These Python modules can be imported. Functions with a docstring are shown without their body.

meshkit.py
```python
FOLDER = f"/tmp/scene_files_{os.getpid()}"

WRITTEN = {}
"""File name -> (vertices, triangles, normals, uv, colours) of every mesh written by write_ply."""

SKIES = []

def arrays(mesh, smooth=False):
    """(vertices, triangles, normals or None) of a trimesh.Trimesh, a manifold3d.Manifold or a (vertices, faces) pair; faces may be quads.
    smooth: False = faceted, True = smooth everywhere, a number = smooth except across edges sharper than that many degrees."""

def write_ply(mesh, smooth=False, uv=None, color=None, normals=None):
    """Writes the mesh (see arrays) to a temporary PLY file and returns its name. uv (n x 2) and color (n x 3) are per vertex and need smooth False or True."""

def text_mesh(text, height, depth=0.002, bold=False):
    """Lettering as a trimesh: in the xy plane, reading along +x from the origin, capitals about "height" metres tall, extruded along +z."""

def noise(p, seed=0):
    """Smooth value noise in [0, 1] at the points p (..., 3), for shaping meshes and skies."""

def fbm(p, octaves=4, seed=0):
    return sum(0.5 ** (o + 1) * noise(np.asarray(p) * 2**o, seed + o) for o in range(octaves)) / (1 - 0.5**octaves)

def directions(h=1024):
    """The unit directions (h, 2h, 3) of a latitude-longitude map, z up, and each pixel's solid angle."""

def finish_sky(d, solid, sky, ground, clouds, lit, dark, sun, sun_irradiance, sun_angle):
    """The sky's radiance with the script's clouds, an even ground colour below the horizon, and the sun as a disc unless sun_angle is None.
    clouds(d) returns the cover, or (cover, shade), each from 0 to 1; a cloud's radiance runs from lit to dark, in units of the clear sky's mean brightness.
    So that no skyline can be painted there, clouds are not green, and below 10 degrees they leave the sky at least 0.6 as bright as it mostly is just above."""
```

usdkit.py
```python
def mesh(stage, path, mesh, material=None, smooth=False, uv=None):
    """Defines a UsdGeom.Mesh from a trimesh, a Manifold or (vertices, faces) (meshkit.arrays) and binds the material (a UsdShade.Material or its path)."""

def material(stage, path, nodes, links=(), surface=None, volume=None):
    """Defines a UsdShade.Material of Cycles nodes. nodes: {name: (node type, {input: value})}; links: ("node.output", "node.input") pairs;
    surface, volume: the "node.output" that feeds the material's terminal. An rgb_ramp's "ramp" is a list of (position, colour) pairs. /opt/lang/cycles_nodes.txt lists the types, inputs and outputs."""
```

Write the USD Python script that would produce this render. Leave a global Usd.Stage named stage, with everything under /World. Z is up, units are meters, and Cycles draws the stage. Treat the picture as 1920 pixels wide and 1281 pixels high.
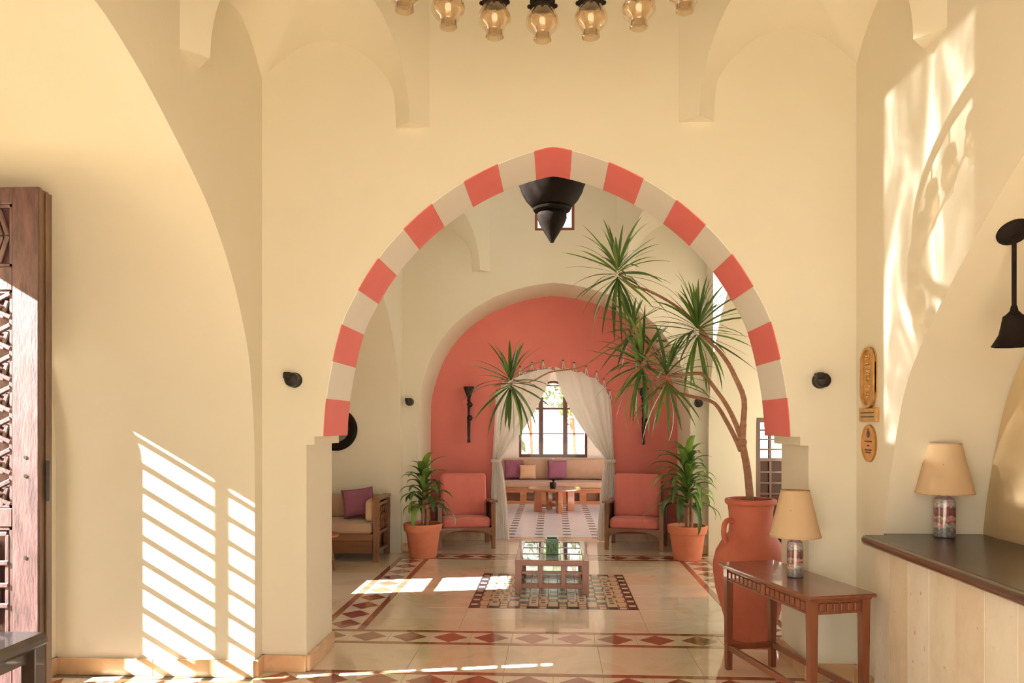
import math, random
import numpy as np
import trimesh, usdkit, meshkit
import manifold3d as m3
from scipy.interpolate import PchipInterpolator
from pxr import Usd, UsdGeom, UsdLux, UsdShade, Gf, Sdf

rng = random.Random(7)
stage = Usd.Stage.CreateInMemory()
UsdGeom.SetStageUpAxis(stage, 'Z')
UsdGeom.SetStageMetersPerUnit(stage, 1.0)
UsdGeom.Xform.Define(stage, '/World')
UsdGeom.Scope.Define(stage, '/World/Looks')

# ------------------------------------------------------------------ camera, sky, sun, exposure
FPX, HORIZON, TH, EYE = 1430.0, 795.0, math.atan(77 / 1430.0), 1.7      # focal length and horizon in pixels, yaw to the left, eye height
FOCAL = 36.0 * FPX / 1920
EXPOSURE = -1.95
SUN_AZ, SUN_EL = math.radians(11.5), math.radians(30.0)
SUN_INTENSITY, SKY_INTENSITY = 110.0, 4.0
cam = UsdGeom.Camera.Define(stage, '/World/Camera')
cam.AddTranslateOp().Set(Gf.Vec3d(0, 0, EYE))
cam.AddRotateZOp().Set(math.degrees(TH))
cam.AddRotateXOp().Set(90.0)
cam.CreateHorizontalApertureAttr(36.0)
cam.CreateVerticalApertureAttr(36.0 * 1281 / 1920)
cam.CreateFocalLengthAttr(FOCAL)
cam.CreateVerticalApertureOffsetAttr((HORIZON - 640.5) / FPX * FOCAL)
cam.CreateExposureAttr(EXPOSURE)
cam.CreateClippingRangeAttr(Gf.Vec2f(0.05, 500))
sky = UsdLux.DomeLight.Define(stage, '/World/Sky')
sky.CreateIntensityAttr(SKY_INTENSITY)
sky.CreateColorAttr(Gf.Vec3f(0.93, 0.97, 1.0))
sun = UsdLux.DistantLight.Define(stage, '/World/Sun')
sun.CreateIntensityAttr(SUN_INTENSITY)
sun.CreateAngleAttr(0.53)
sun.CreateNormalizeAttr(True)
sun.CreateColorAttr(Gf.Vec3f(1.0, 0.97, 0.92))
sun.AddRotateZOp().Set(math.degrees(SUN_AZ) - 90)
sun.AddRotateXOp().Set(90 - math.degrees(SUN_EL))


def at(px, py, Y):
    """The point in which the photograph's pixel meets the vertical plane at depth Y."""
    u = (px - 960) / FPX
    d = np.array([u * math.cos(TH) - math.sin(TH), math.cos(TH) + u * math.sin(TH), -(py - HORIZON) / FPX])
    return np.array([0, 0, EYE]) + d * Y / d[1]


# ------------------------------------------------------------------ prims
used = {}


def numbered(parent, name):
    k = used.get((parent, name), -1) + 1
    used[(parent, name)] = k
    return f'{parent}/{name}' if k == 0 else f'{parent}/{name}_{k:03d}'


def tag(prim, label=None, cat=None, group=None, kind=None):
    for k, v in (('label', label), ('category', cat), ('group', group), ('kind', kind)):
        if v:
            prim.SetCustomDataByKey(k, v)
    return prim


def place(xf, loc, rz):
    xf.AddTranslateOp().Set(Gf.Vec3d(*map(float, loc)))
    if rz:
        xf.AddRotateZOp().Set(float(rz))


def thing(name, label, cat, loc=(0, 0, 0), rz=0, group=None, kind=None):
    x = UsdGeom.Xform.Define(stage, numbered('/World', name))
    place(x, loc, rz)
    return tag(x.GetPrim(), label, cat, group, kind)


def part(name, mesh, mat, parent, smooth=30, label=None, kind=None):
    m = usdkit.mesh(stage, numbered(str(parent.GetPath()), name), mesh, mat, smooth)
    return tag(m.GetPrim(), label, None, None, kind)


def single(name, mesh, mat, label, cat, loc=None, rz=0, group=None, kind=None, smooth=30):
    m = usdkit.mesh(stage, numbered('/World', name), mesh, mat, smooth)
    if loc is not None:
        place(m, loc, rz)
    return tag(m.GetPrim(), label, cat, group, kind)


def dup(src, label, loc, rz=0, group=None):
    was = src.GetCustomData()
    name = src.GetName()
    while name[-4:-3] == '_' and name[-3:].isdigit():
        name = name[:-4]
    r = thing(name, label, was['category'], loc, rz, group or was.get('group'))
    r.GetReferences().AddInternalReference(src.GetPath())
    UsdGeom.Xformable(r).SetXformOpOrder(UsdGeom.Xformable(r).GetOrderedXformOps())
    r.SetInstanceable(True)
    return r


# ------------------------------------------------------------------ meshes
def cat(*ms):
    flat = []
    for m in ms:
        flat.extend(m if isinstance(m, (list, tuple)) else [m])
    return trimesh.util.concatenate(flat)


def box(x0, x1, y0, y1, z0, z1, b=0.0):
    x0, x1, y0, y1, z0, z1 = min(x0, x1), max(x0, x1), min(y0, y1), max(y0, y1), min(z0, z1), max(z0, z1)
    b = min(b, 0.49 * min(x1 - x0, y1 - y0, z1 - z0))
    if b <= 0:
        m = trimesh.creation.box([x1 - x0, y1 - y0, z1 - z0])
        m.apply_translation([(x0 + x1) / 2, (y0 + y1) / 2, (z0 + z1) / 2])
        return m
    p = []
    for x, sx in ((x0, 1), (x1, -1)):
        for y, sy in ((y0, 1), (y1, -1)):
            for z, sz in ((z0, 1), (z1, -1)):
                p += [(x, y + sy * b, z + sz * b), (x + sx * b, y, z + sz * b), (x + sx * b, y + sy * b, z)]
    return trimesh.Trimesh(p).convex_hull


def move(m, loc=(0, 0, 0), rz=0.0, rx=0.0, ry=0.0):
    m = m.copy()
    T = trimesh.transformations
    m.apply_transform(T.translation_matrix(loc) @ T.rotation_matrix(rz, [0, 0, 1]) @ T.rotation_matrix(ry, [0, 1, 0]) @ T.rotation_matrix(rx, [1, 0, 0]))
    return m


def bar(p, q, w, h, up=(0, 0, 1), b=0.0):
    """A rectangular bar from p to q."""
    p, q = np.array(p, float), np.array(q, float)
    d = q - p
    L = np.linalg.norm(d)
    d /= L
    side = np.cross(np.array(up, float), d)
    if np.linalg.norm(side) < 1e-6:
        side = np.cross([0, 1, 0], d)
    side /= np.linalg.norm(side)
    u = np.cross(d, side)
    m = box(0, L, -w / 2, w / 2, -h / 2, h / 2, b)
    M = np.eye(4)
    M[:3, 0], M[:3, 1], M[:3, 2], M[:3, 3] = d, side, u, p
    m.apply_transform(M)
    return m


def lathe(profile, n=32):
    """Revolves (radius, z) pairs about z."""
    pr = np.array(profile, float)
    a = np.linspace(0, 2 * np.pi, n, endpoint=False)
    v = np.stack([np.outer(pr[:, 0], np.cos(a)), np.outer(pr[:, 0], np.sin(a)), np.repeat(pr[:, 1][:, None], n, 1)], -1).reshape(-1, 3)
    f = []
    for i in range(len(pr) - 1):
        for j in range(n):
            k = (j + 1) % n
            f += [(i * n + j, i * n + k, (i + 1) * n + k), (i * n + j, (i + 1) * n + k, (i + 1) * n + j)]
    m = trimesh.Trimesh(v, f, process=False)
    m.merge_vertices()
    m.update_faces(m.nondegenerate_faces())
    return m


def tube(pts, radii, n=8):
    pts = np.array(pts, float)
    radii = np.broadcast_to(np.array(radii, float), (len(pts),))
    t = np.gradient(pts, axis=0)
    t /= np.linalg.norm(t, axis=1, keepdims=True)
    ref = np.array([0, 0, 1.0]) if abs(t[0][2]) < 0.9 else np.array([1.0, 0, 0])
    v = []
    for p, d, r in zip(pts, t, radii):
        s = np.cross(ref, d)
        s /= np.linalg.norm(s)
        u = np.cross(d, s)
        ref = u if abs(np.dot(u, d)) < 0.9 else ref
        a = np.linspace(0, 2 * np.pi, n, endpoint=False)
        v.append(p + r * (np.outer(np.cos(a), s) + np.outer(np.sin(a), u)))
    v = np.vstack(v)
    f = []
    for i in range(len(pts) - 1):
        for j in range(n):
            k = (j + 1) % n
            f += [(i * n + j, i * n + k, (i + 1) * n + k), (i * n + j, (i + 1) * n + k, (i + 1) * n + j)]
    c0, c1 = len(v), len(v) + 1
    v = np.vstack([v, pts[0], pts[-1]])
    e = (len(pts) - 1) * n
    for j in range(n):
        k = (j + 1) % n
        f += [(c0, k, j), (c1, e + j, e + k)]
    return trimesh.Trimesh(v, f, process=False)


def grid(P, back=None):
    """A surface from an array of points (n, m, 3)."""
    n, m = P.shape[:2]
    i = np.arange(n * m).reshape(n, m)
    f = np.concatenate([np.stack([i[:-1, :-1], i[1:, :-1], i[1:, 1:]], -1).reshape(-1, 3), np.stack([i[:-1, :-1], i[1:, 1:], i[:-1, 1:]], -1).reshape(-1, 3)])
    return trimesh.Trimesh(P.reshape(-1, 3), f, process=False)


def cloth(P, thick):
    """A grid surface with thickness."""
    a = grid(P)
    n = a.vertex_normals
    b = trimesh.Trimesh(a.vertices - n * thick, a.faces[:, ::-1], process=False)
    r, c = P.shape[:2]
    idx = np.arange(r * c).reshape(r, c)
    loop = np.concatenate([idx[0, :], idx[1:, -1], idx[-1, -2::-1], idx[-2:0:-1, 0]])
    N = r * c
    f = []
    for p, q in zip(loop, np.roll(loop, -1)):
        f += [(p, q, q + N), (p, q + N, p + N)]
    return trimesh.Trimesh(np.vstack([a.vertices, b.vertices]), np.vstack([a.faces, b.faces + N, f]), process=False)


def pillow(w, h, t, n=14, flat=0.35, seed=0):
    """A cushion in the xz plane, thick along y, centred."""
    u = np.linspace(-1, 1, n)
    U, V = np.meshgrid(u, u, indexing='ij')
    prof = np.clip((1 - U ** 4) * (1 - V ** 4), 0, 1) ** flat
    pinch = 1 - 0.06 * (1 - U ** 2) * V ** 4 - 0.0
    pinch2 = 1 - 0.06 * (1 - V ** 2) * U ** 4
    nz = 1 + 0.12 * (meshkit.noise(np.stack([U * 1.5 + seed, V * 1.5, U * 0], -1), seed) - 0.5)
    top = np.stack([U * w / 2 * pinch2, -prof * nz * t / 2, V * h / 2 * pinch], -1)
    bot = np.stack([U * w / 2 * pinch2, prof * nz * t / 2, V * h / 2 * pinch], -1)
    a, b = grid(top), grid(bot)
    b.invert()
    m = cat(a, b)
    m.merge_vertices()
    return m


def slabcushion(w, d, h, r=0.04):
    """A boxy cushion centred in x and y, z from 0 to h, with rounded edges and a slightly puffed top."""
    M = m3.Manifold.batch_hull([m3.Manifold.sphere(r, 16).translate((sx * (w / 2 - r), sy * (d / 2 - r), z)) for sx in (-1, 1) for sy in (-1, 1) for z in (r, h - r)]) if hasattr(m3.Manifold, 'batch_hull') else None
    M = M.refine_to_length(0.06)
    q = M.to_mesh()
    v, f = np.array(q.vert_properties[:, :3], float), np.array(q.tri_verts)
    bulge = np.clip(1 - (2 * v[:, 0] / w) ** 2, 0, 1) * np.clip(1 - (2 * v[:, 1] / d) ** 2, 0, 1)
    v[:, 2] += np.where(v[:, 2] > h / 2, 1, 0) * bulge * 0.018
    return trimesh.Trimesh(v, f, process=False)


def frame_y(x0, x1, z0, z1, y, t, w, d=None):
    """A rectangular frame lying in the xz plane at depth y, t thick, w wide."""
    return solid(x0, x1, y - t, y + t, z0, z1) - solid(x0 + w, x1 - w, y - 1, y + 1, z0 + w, z1 - w)


def frame_x(y0, y1, z0, z1, x, t, w):
    return solid(x - t, x + t, y0, y1, z0, z1) - solid(x - 1, x + 1, y0 + w, y1 - w, z0 + w, z1 - w)


def solid(x0, x1, y0, y1, z0, z1):
    return m3.Manifold.cube((x1 - x0, y1 - y0, z1 - z0)).translate((x0, y0, z0))


def ext_x(poly, x0, x1):
    """Extrudes a (y, z) polygon along x."""
    c = m3.CrossSection([np.array(poly, float)], m3.FillRule.NonZero)
    return c.extrude(x1 - x0).transform(np.array([[0, 0, 1, x0], [1, 0, 0, 0], [0, 1, 0, 0]], float))


def ext_y(poly, y0, y1):
    """Extrudes an (x, z) polygon along y."""
    c = m3.CrossSection([np.array(poly, float)], m3.FillRule.NonZero)
    return c.extrude(y1 - y0).transform(np.array([[1, 0, 0, 0], [0, 0, -1, y1], [0, 1, 0, 0]], float))


def ext_z(poly, z0, z1):
    c = m3.CrossSection([np.array(poly, float)], m3.FillRule.NonZero)
    return c.extrude(z1 - z0).translate((0, 0, z0))


def curve(pts, n):
    """A smooth curve through points, n samples, by chord length."""
    p = np.array(pts, float)
    s = np.r_[0, np.cumsum(np.linalg.norm(np.diff(p, axis=0), axis=1))]
    t = np.linspace(0, s[-1], n)
    return np.stack([PchipInterpolator(s, p[:, k])(t) for k in range(p.shape[1])], 1)


def arch_poly(half, n=26, c=0.0, foot=-0.02):
    """A whole arch outline about c from half of it (offset, z), from the springing up to the apex."""
    h = curve(half, n)
    right = np.vstack([[h[0, 0], foot], h])
    left = right[:-1][::-1] * [-1, 1]
    return np.vstack([right, left]) + [c, 0]


# ------------------------------------------------------------------ materials
def mat(name, nodes, links, surface='p.BSDF'):
    return usdkit.material(stage, '/World/Looks/' + name, nodes, links, surface=surface)


def srgb(r, g, b):
    return tuple(((c / 255) / 12.92 if c <= 10 else ((c / 255 + 0.055) / 1.055) ** 2.4) for c in (r, g, b))


def plain(name, col, rough=0.5, metallic=0.0, coat=0.0, spec=0.5):
    return mat(name, {'p': ('principled_bsdf', {'base_color': col, 'roughness': rough, 'metallic': metallic, 'coat_weight': coat, 'specular_ior_level': spec})}, [])


def mottled(name, c1, c2, scale=3.0, rough=0.6, bump=0.1, bscale=40.0, stretch=(1, 1, 1), coat=0.0, metallic=0.0, detail=4.0, dist=0.01, coords='object', sheen=0.0, spec=0.5):
    return mat(name, {
        'tc': ('texture_coordinate', {}), 'mp': ('mapping', {'scale': stretch}),
        'n': ('noise_texture', {'scale': scale, 'detail': detail, 'roughness': 0.6}),
        'r': ('rgb_ramp', {'ramp': [(0.3, c1), (0.7, c2)]}),
        'n2': ('noise_texture', {'scale': bscale, 'detail': 3.0}),
        'b': ('bump', {'strength': bump, 'distance': dist}),
        'p': ('principled_bsdf', {'roughness': rough, 'coat_weight': coat, 'metallic': metallic, 'sheen_weight': sheen, 'specular_ior_level': spec})},
        [('tc.' + coords, 'mp.vector'), ('mp.vector', 'n.vector'), ('mp.vector', 'n2.vector'), ('n.fac', 'r.fac'), ('r.color', 'p.base_color'), ('n2.fac', 'b.height'), ('b.normal', 'p.normal')])


def wood(name, c1, c2, axis='x', rough=0.35, coat=0.2, scale=9.0):
    st = {'x': (0.12, 1.6, 1.6), 'y': (1.6, 0.12, 1.6), 'z': (1.6, 1.6, 0.12)}[axis]
    return mottled(name, c1, c2, scale=scale, rough=rough, bump=0.12, bscale=30.0, stretch=st, coat=coat, detail=6.0, dist=0.004)


WALL1, WALL2 = (0.80, 0.73, 0.575), (0.83, 0.765, 0.615)
M = {}
M['wall'] = mottled('wall_plaster', WALL1, WALL2, scale=1.3, rough=0.75, bump=0.12, bscale=9.0, dist=0.02, spec=0.3)
M['salmon_wall'] = mottled('salmon_plaster', (0.50, 0.135, 0.115), (0.54, 0.155, 0.13), scale=1.5, rough=0.75, bump=0.1, bscale=9.0, dist=0.02, spec=0.3)
M['tan_wall'] = mottled('tan_plaster', (0.47, 0.35, 0.20), (0.50, 0.38, 0.22), scale=1.5, rough=0.75, bump=0.1, bscale=9.0, dist=0.02, spec=0.3)  # tan of the added niche panel, darker than the wall plaster
M['red_stone'] = mottled('voussoir_red', (0.55, 0.112, 0.10), (0.60, 0.13, 0.118), scale=4, rough=0.6, bump=0.06)
M['cream_stone'] = mottled('voussoir_cream', (0.91, 0.87, 0.77), (0.93, 0.89, 0.80), scale=4, rough=0.6, bump=0.06)
M['room_white'] = mottled('far_room_plaster', (0.80, 0.74, 0.65), (0.83, 0.77, 0.69), scale=2, rough=0.8, bump=0.05)


def marble(name, c1, c2, vein, rough=0.07):
    return mat(name, {
        'tc': ('texture_coordinate', {}), 'oi': ('geometry', {}),
        'n': ('noise_texture', {'scale': 2.2, 'detail': 7.0, 'roughness': 0.62, 'distortion': 1.2}),
        'r': ('rgb_ramp', {'ramp': [(0.25, c1), (0.5, c2), (0.62, vein), (0.75, c2)]}),
        'n2': ('noise_texture', {'scale': 1.7, 'detail': 2.0}), 'b': ('bump', {'strength': 0.05, 'distance': 0.01}),
        'p': ('principled_bsdf', {'roughness': rough, 'specular_ior_level': 0.6, 'coat_weight': 0.5})},
        [('tc.object', 'n.vector'), ('n.fac', 'r.fac'), ('r.color', 'p.base_color'), ('tc.object', 'n2.vector'), ('n2.fac', 'b.height'), ('b.normal', 'p.normal')])


M['marble'] = [marble('marble_cream', (0.80, 0.66, 0.49), (0.85, 0.72, 0.56), (0.77, 0.61, 0.43)),
               marble('marble_honey', (0.77, 0.61, 0.42), (0.82, 0.67, 0.49), (0.73, 0.56, 0.37)),
               marble('marble_pale', (0.83, 0.71, 0.55), (0.87, 0.76, 0.61), (0.80, 0.66, 0.50))]
M['marble_band'] = marble('marble_band_cream', (0.82, 0.70, 0.54), (0.86, 0.75, 0.60), (0.79, 0.65, 0.48))
M['marble_red'] = [marble('marble_red', (0.25, 0.075, 0.042), (0.31, 0.095, 0.055), (0.20, 0.055, 0.03)),
                   marble('marble_russet', (0.24, 0.07, 0.04), (0.29, 0.09, 0.052), (0.20, 0.056, 0.032))]
M['marble_green'] = marble('marble_grey_green', (0.10, 0.11, 0.09), (0.14, 0.15, 0.12), (0.08, 0.09, 0.07))
M['skirting'] = marble('marble_skirting', (0.55, 0.34, 0.18), (0.63, 0.41, 0.23), (0.48, 0.28, 0.14), rough=0.3)
M['mosaic'] = {k: plain('mosaic_' + k, c, 0.2) for k, c in dict(black=(0.02, 0.016, 0.016), slate=(0.08, 0.12, 0.13), cream=(0.62, 0.47, 0.30), red=(0.26, 0.06, 0.04), aqua=(0.20, 0.28, 0.27)).items()}
M['tile_white'] = mottled('tile_white', (0.66, 0.68, 0.72), (0.72, 0.74, 0.77), scale=2, rough=0.15, bump=0.0)
M['tile_dark'] = plain('tile_dark', (0.03, 0.035, 0.045), 0.2)
M['grout'] = plain('grout', (0.36, 0.24, 0.14), 0.6)

M['dark_wood'] = wood('dark_wood', (0.016, 0.008, 0.006), (0.035, 0.016, 0.011), 'y', 0.3, 0.1)
M['edge_wood'] = wood('edge_wood', (0.04, 0.013, 0.007), (0.09, 0.028, 0.013), 'y', 0.3, 0.4)
M['dark_wood_x'] = wood('dark_wood_along', (0.016, 0.008, 0.006), (0.035, 0.016, 0.011), 'x', 0.3, 0.3)
RW = ((0.10, 0.022, 0.008), (0.19, 0.045, 0.014))
M['red_wood'] = {a: wood('red_wood_' + a, *RW, a, 0.25, 0.5) for a in 'xyz'}
BW = ((0.11, 0.042, 0.016), (0.20, 0.08, 0.032))
M['brown_wood'] = {a: wood('brown_wood_' + a, *BW, a, 0.4, 0.2) for a in 'xyz'}
OW = ((0.10, 0.035, 0.012), (0.17, 0.062, 0.022))
M['old_wood'] = {a: wood('walnut_wood_' + a, *OW, a, 0.4, 0.2) for a in 'xyz'}
M['table_wood'] = {a: wood('orange_wood_' + a, (0.23, 0.078, 0.026), (0.35, 0.125, 0.043), a, 0.25, 0.4) for a in 'xyz'}
M['door_wood'] = mottled('door_wood_worn', (0.028, 0.009, 0.010), (0.12, 0.055, 0.052), scale=14, rough=0.5, bump=0.35, bscale=60, stretch=(1.5, 1.5, 0.35), detail=7, dist=0.004)
M['door_edge'] = mottled('door_wood_edge', (0.05, 0.022, 0.012), (0.13, 0.07, 0.035), scale=10, rough=0.6, bump=0.3, bscale=50, stretch=(1.5, 1.5, 0.2), detail=6, dist=0.004)
M['terracotta'] = mottled('terracotta', (0.42, 0.12, 0.06), (0.50, 0.16, 0.085), scale=5, rough=0.75, bump=0.15, bscale=60)
M['amphora'] = mottled('amphora_clay', (0.36, 0.085, 0.048), (0.43, 0.11, 0.065), scale=4, rough=0.7, bump=0.2, bscale=45)
M['soil'] = mottled('soil', (0.03, 0.018, 0.01), (0.06, 0.035, 0.02), scale=30, rough=0.95, bump=0.8, bscale=60)
M['iron'] = mottled('black_iron', (0.010, 0.008, 0.007), (0.020, 0.015, 0.013), scale=20, rough=0.5, bump=0.2, bscale=80, spec=0.2)
M['bronze'] = mottled('dark_bronze', (0.006, 0.004, 0.003), (0.013, 0.008, 0.006), scale=18, rough=0.7, bump=0.2, bscale=70, spec=0.08)
M['copper'] = plain('copper', (0.55, 0.22, 0.11), 0.25, 1.0)
M['brass'] = mottled('brass_plaque', (0.42, 0.22, 0.06), (0.55, 0.32, 0.10), scale=18, rough=0.35, bump=0.1, metallic=0.5)
M['gold'] = mottled('gold_relief', (0.34, 0.17, 0.05), (0.50, 0.29, 0.10), scale=25, rough=0.4, bump=0.2, metallic=0.4)
M['oval'] = mottled('oval_plaque_metal', (0.46, 0.20, 0.05), (0.55, 0.26, 0.08), scale=14, rough=0.4, bump=0.1, metallic=0.3)
M['ink'] = plain('ink', (0.02, 0.012, 0.008), 0.5)
M['salmon_cloth'] = mottled('salmon_cloth', (0.46, 0.12, 0.098), (0.52, 0.14, 0.115), scale=7, rough=0.9, bump=0.2, bscale=220, dist=0.002, sheen=0.2)
M['beige_cloth'] = mottled('beige_cloth', (0.30, 0.185, 0.12), (0.35, 0.22, 0.145), scale=7, rough=0.9, bump=0.2, bscale=220, dist=0.002, sheen=0.2)
M['tan_cloth'] = mottled('tan_cloth', (0.44, 0.28, 0.16), (0.50, 0.32, 0.19), scale=7, rough=0.9, bump=0.2, bscale=220, dist=0.002)
M['purple_cloth'] = mottled('purple_cloth', (0.15, 0.045, 0.075), (0.19, 0.06, 0.10), scale=7, rough=0.9, bump=0.2, bscale=220, dist=0.002)
M['leaf'] = []
for k, (a, b) in enumerate((((0.022, 0.05, 0.010), (0.042, 0.088, 0.016)), ((0.04, 0.085, 0.014), (0.08, 0.15, 0.026)), ((0.075, 0.14, 0.022), (0.15, 0.24, 0.045)))):
    M['leaf'].append(mat('leaf_green_%d' % k, {
        'tc': ('texture_coordinate', {}), 'n': ('noise_texture', {'scale': 9.0, 'detail': 3.0}), 'r': ('rgb_ramp', {'ramp': [(0.3, a), (0.7, b)]}),
        'p': ('principled_bsdf', {'roughness': 0.38}), 't': ('translucent_bsdf', {'color': tuple(1.6 * x for x in b)}), 'x': ('mix_closure', {'fac': 0.22})},
        [('tc.object', 'n.vector'), ('n.fac', 'r.fac'), ('r.color', 'p.base_color'), ('p.BSDF', 'x.closure1'), ('t.BSDF', 'x.closure2')], 'x.closure'))
M['stem'] = mottled('woody_stem', (0.19, 0.085, 0.045), (0.30, 0.15, 0.085), scale=12, rough=0.8, bump=0.4, bscale=40, stretch=(1, 1, 3))
M['root'] = plain('dry_tip', (0.62, 0.40, 0.24), 0.8)


def thin(name, col, trans, fac, bump=0.1, bs=150):
    return mat(name, {
        'tc': ('texture_coordinate', {}), 'n': ('noise_texture', {'scale': bs, 'detail': 2.0}), 'b': ('bump', {'strength': bump, 'distance': 0.002}),
        'd': ('diffuse_bsdf', {'color': col}), 't': ('translucent_bsdf', {'color': trans}), 'x': ('mix_closure', {'fac': fac})},
        [('tc.object', 'n.vector'), ('n.fac', 'b.height'), ('b.normal', 'd.normal'), ('d.BSDF', 'x.closure1'), ('t.BSDF', 'x.closure2')], 'x.closure')


M['curtain'] = thin('curtain_cotton', (0.95, 0.93, 0.88), (0.95, 0.93, 0.88), 0.55)
M['shade'] = thin('lamp_shade_cloth', (0.80, 0.62, 0.40), (0.80, 0.58, 0.33), 0.35)
M['pane'] = mat('window_glass', {'t': ('transparent_bsdf', {'color': (0.95, 0.97, 0.97)}), 'g': ('glossy_bsdf', {'roughness': 0.0, 'color': (1, 1, 1)}), 'f': ('fresnel', {'IOR': 1.45}), 'x': ('mix_closure', {})},
                [('f.fac', 'x.fac'), ('t.BSDF', 'x.closure1'), ('g.BSDF', 'x.closure2')], 'x.closure')


def wavy(name, lo, hi, off):
    """Glass with noise painted into its transparency to ripple the sunlight."""
    return mat(name, {'tc': ('texture_coordinate', {}), 'mp': ('mapping', {'scale': (1, 1.9, 0.75), 'location': (0, off, off)}), 'n': ('noise_texture', {'scale': 2.0, 'detail': 3.0, 'roughness': 0.5, 'distortion': 0.9}),
                      'r': ('rgb_ramp', {'ramp': [(0.30, (lo,) * 3), (0.5, ((lo + hi) / 2.6,) * 3), (0.68, (hi,) * 3)]}), 't': ('transparent_bsdf', {}), 'g': ('glossy_bsdf', {'roughness': 0.1}), 'f': ('fresnel', {'IOR': 1.45}), 'x': ('mix_closure', {})},
               [('tc.object', 'mp.vector'), ('mp.vector', 'n.vector'), ('n.fac', 'r.fac'), ('r.color', 't.color'), ('f.fac', 'x.fac'), ('t.BSDF', 'x.closure1'), ('g.BSDF', 'x.closure2')], 'x.closure')


M['wavy_glass'] = wavy('wavy_glass', 0.045, 0.27, 0.0)  # ripples of light put into the glass colour of the added window
M['clear_wavy_glass'] = wavy('clear_wavy_glass', 0.6, 0.95, 3.0)  # fainter light pattern for the windows added over room two
M['globe'] = mat('amber_globe_glass', {'t': ('transparent_bsdf', {'color': (0.80, 0.70, 0.56)}), 'g': ('glossy_bsdf', {'roughness': 0.05, 'color': (1, 1, 1)}), 'l': ('layer_weight', {'blend': 0.35}), 'm': ('math', {'math_type': 'multiply_add', 'value2': 0.8, 'value3': 0.06}),
                                     'd': ('diffuse_bsdf', {'color': (0.62, 0.40, 0.22)}), 'y': ('mix_closure', {'fac': 0.14}), 'x': ('mix_closure', {})},
                 [('l.facing', 'm.value1'), ('m.value', 'x.fac'), ('t.BSDF', 'y.closure1'), ('d.BSDF', 'y.closure2'), ('y.closure', 'x.closure1'), ('g.BSDF', 'x.closure2')], 'x.closure')
M['table_glass'] = mat('table_glass', {'p': ('principled_bsdf', {'base_color': (0.30, 0.33, 0.35), 'roughness': 0.03, 'transmission_weight': 0.6, 'specular_ior_level': 0.8})}, [])
M['mirror'] = plain('mirror_glass', (0.10, 0.09, 0.08), 0.15, 0.4)
M['green_glaze'] = mottled('green_glaze', (0.02, 0.09, 0.02), (0.08, 0.20, 0.04), scale=25, rough=0.2, bump=0.3, bscale=30)
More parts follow.
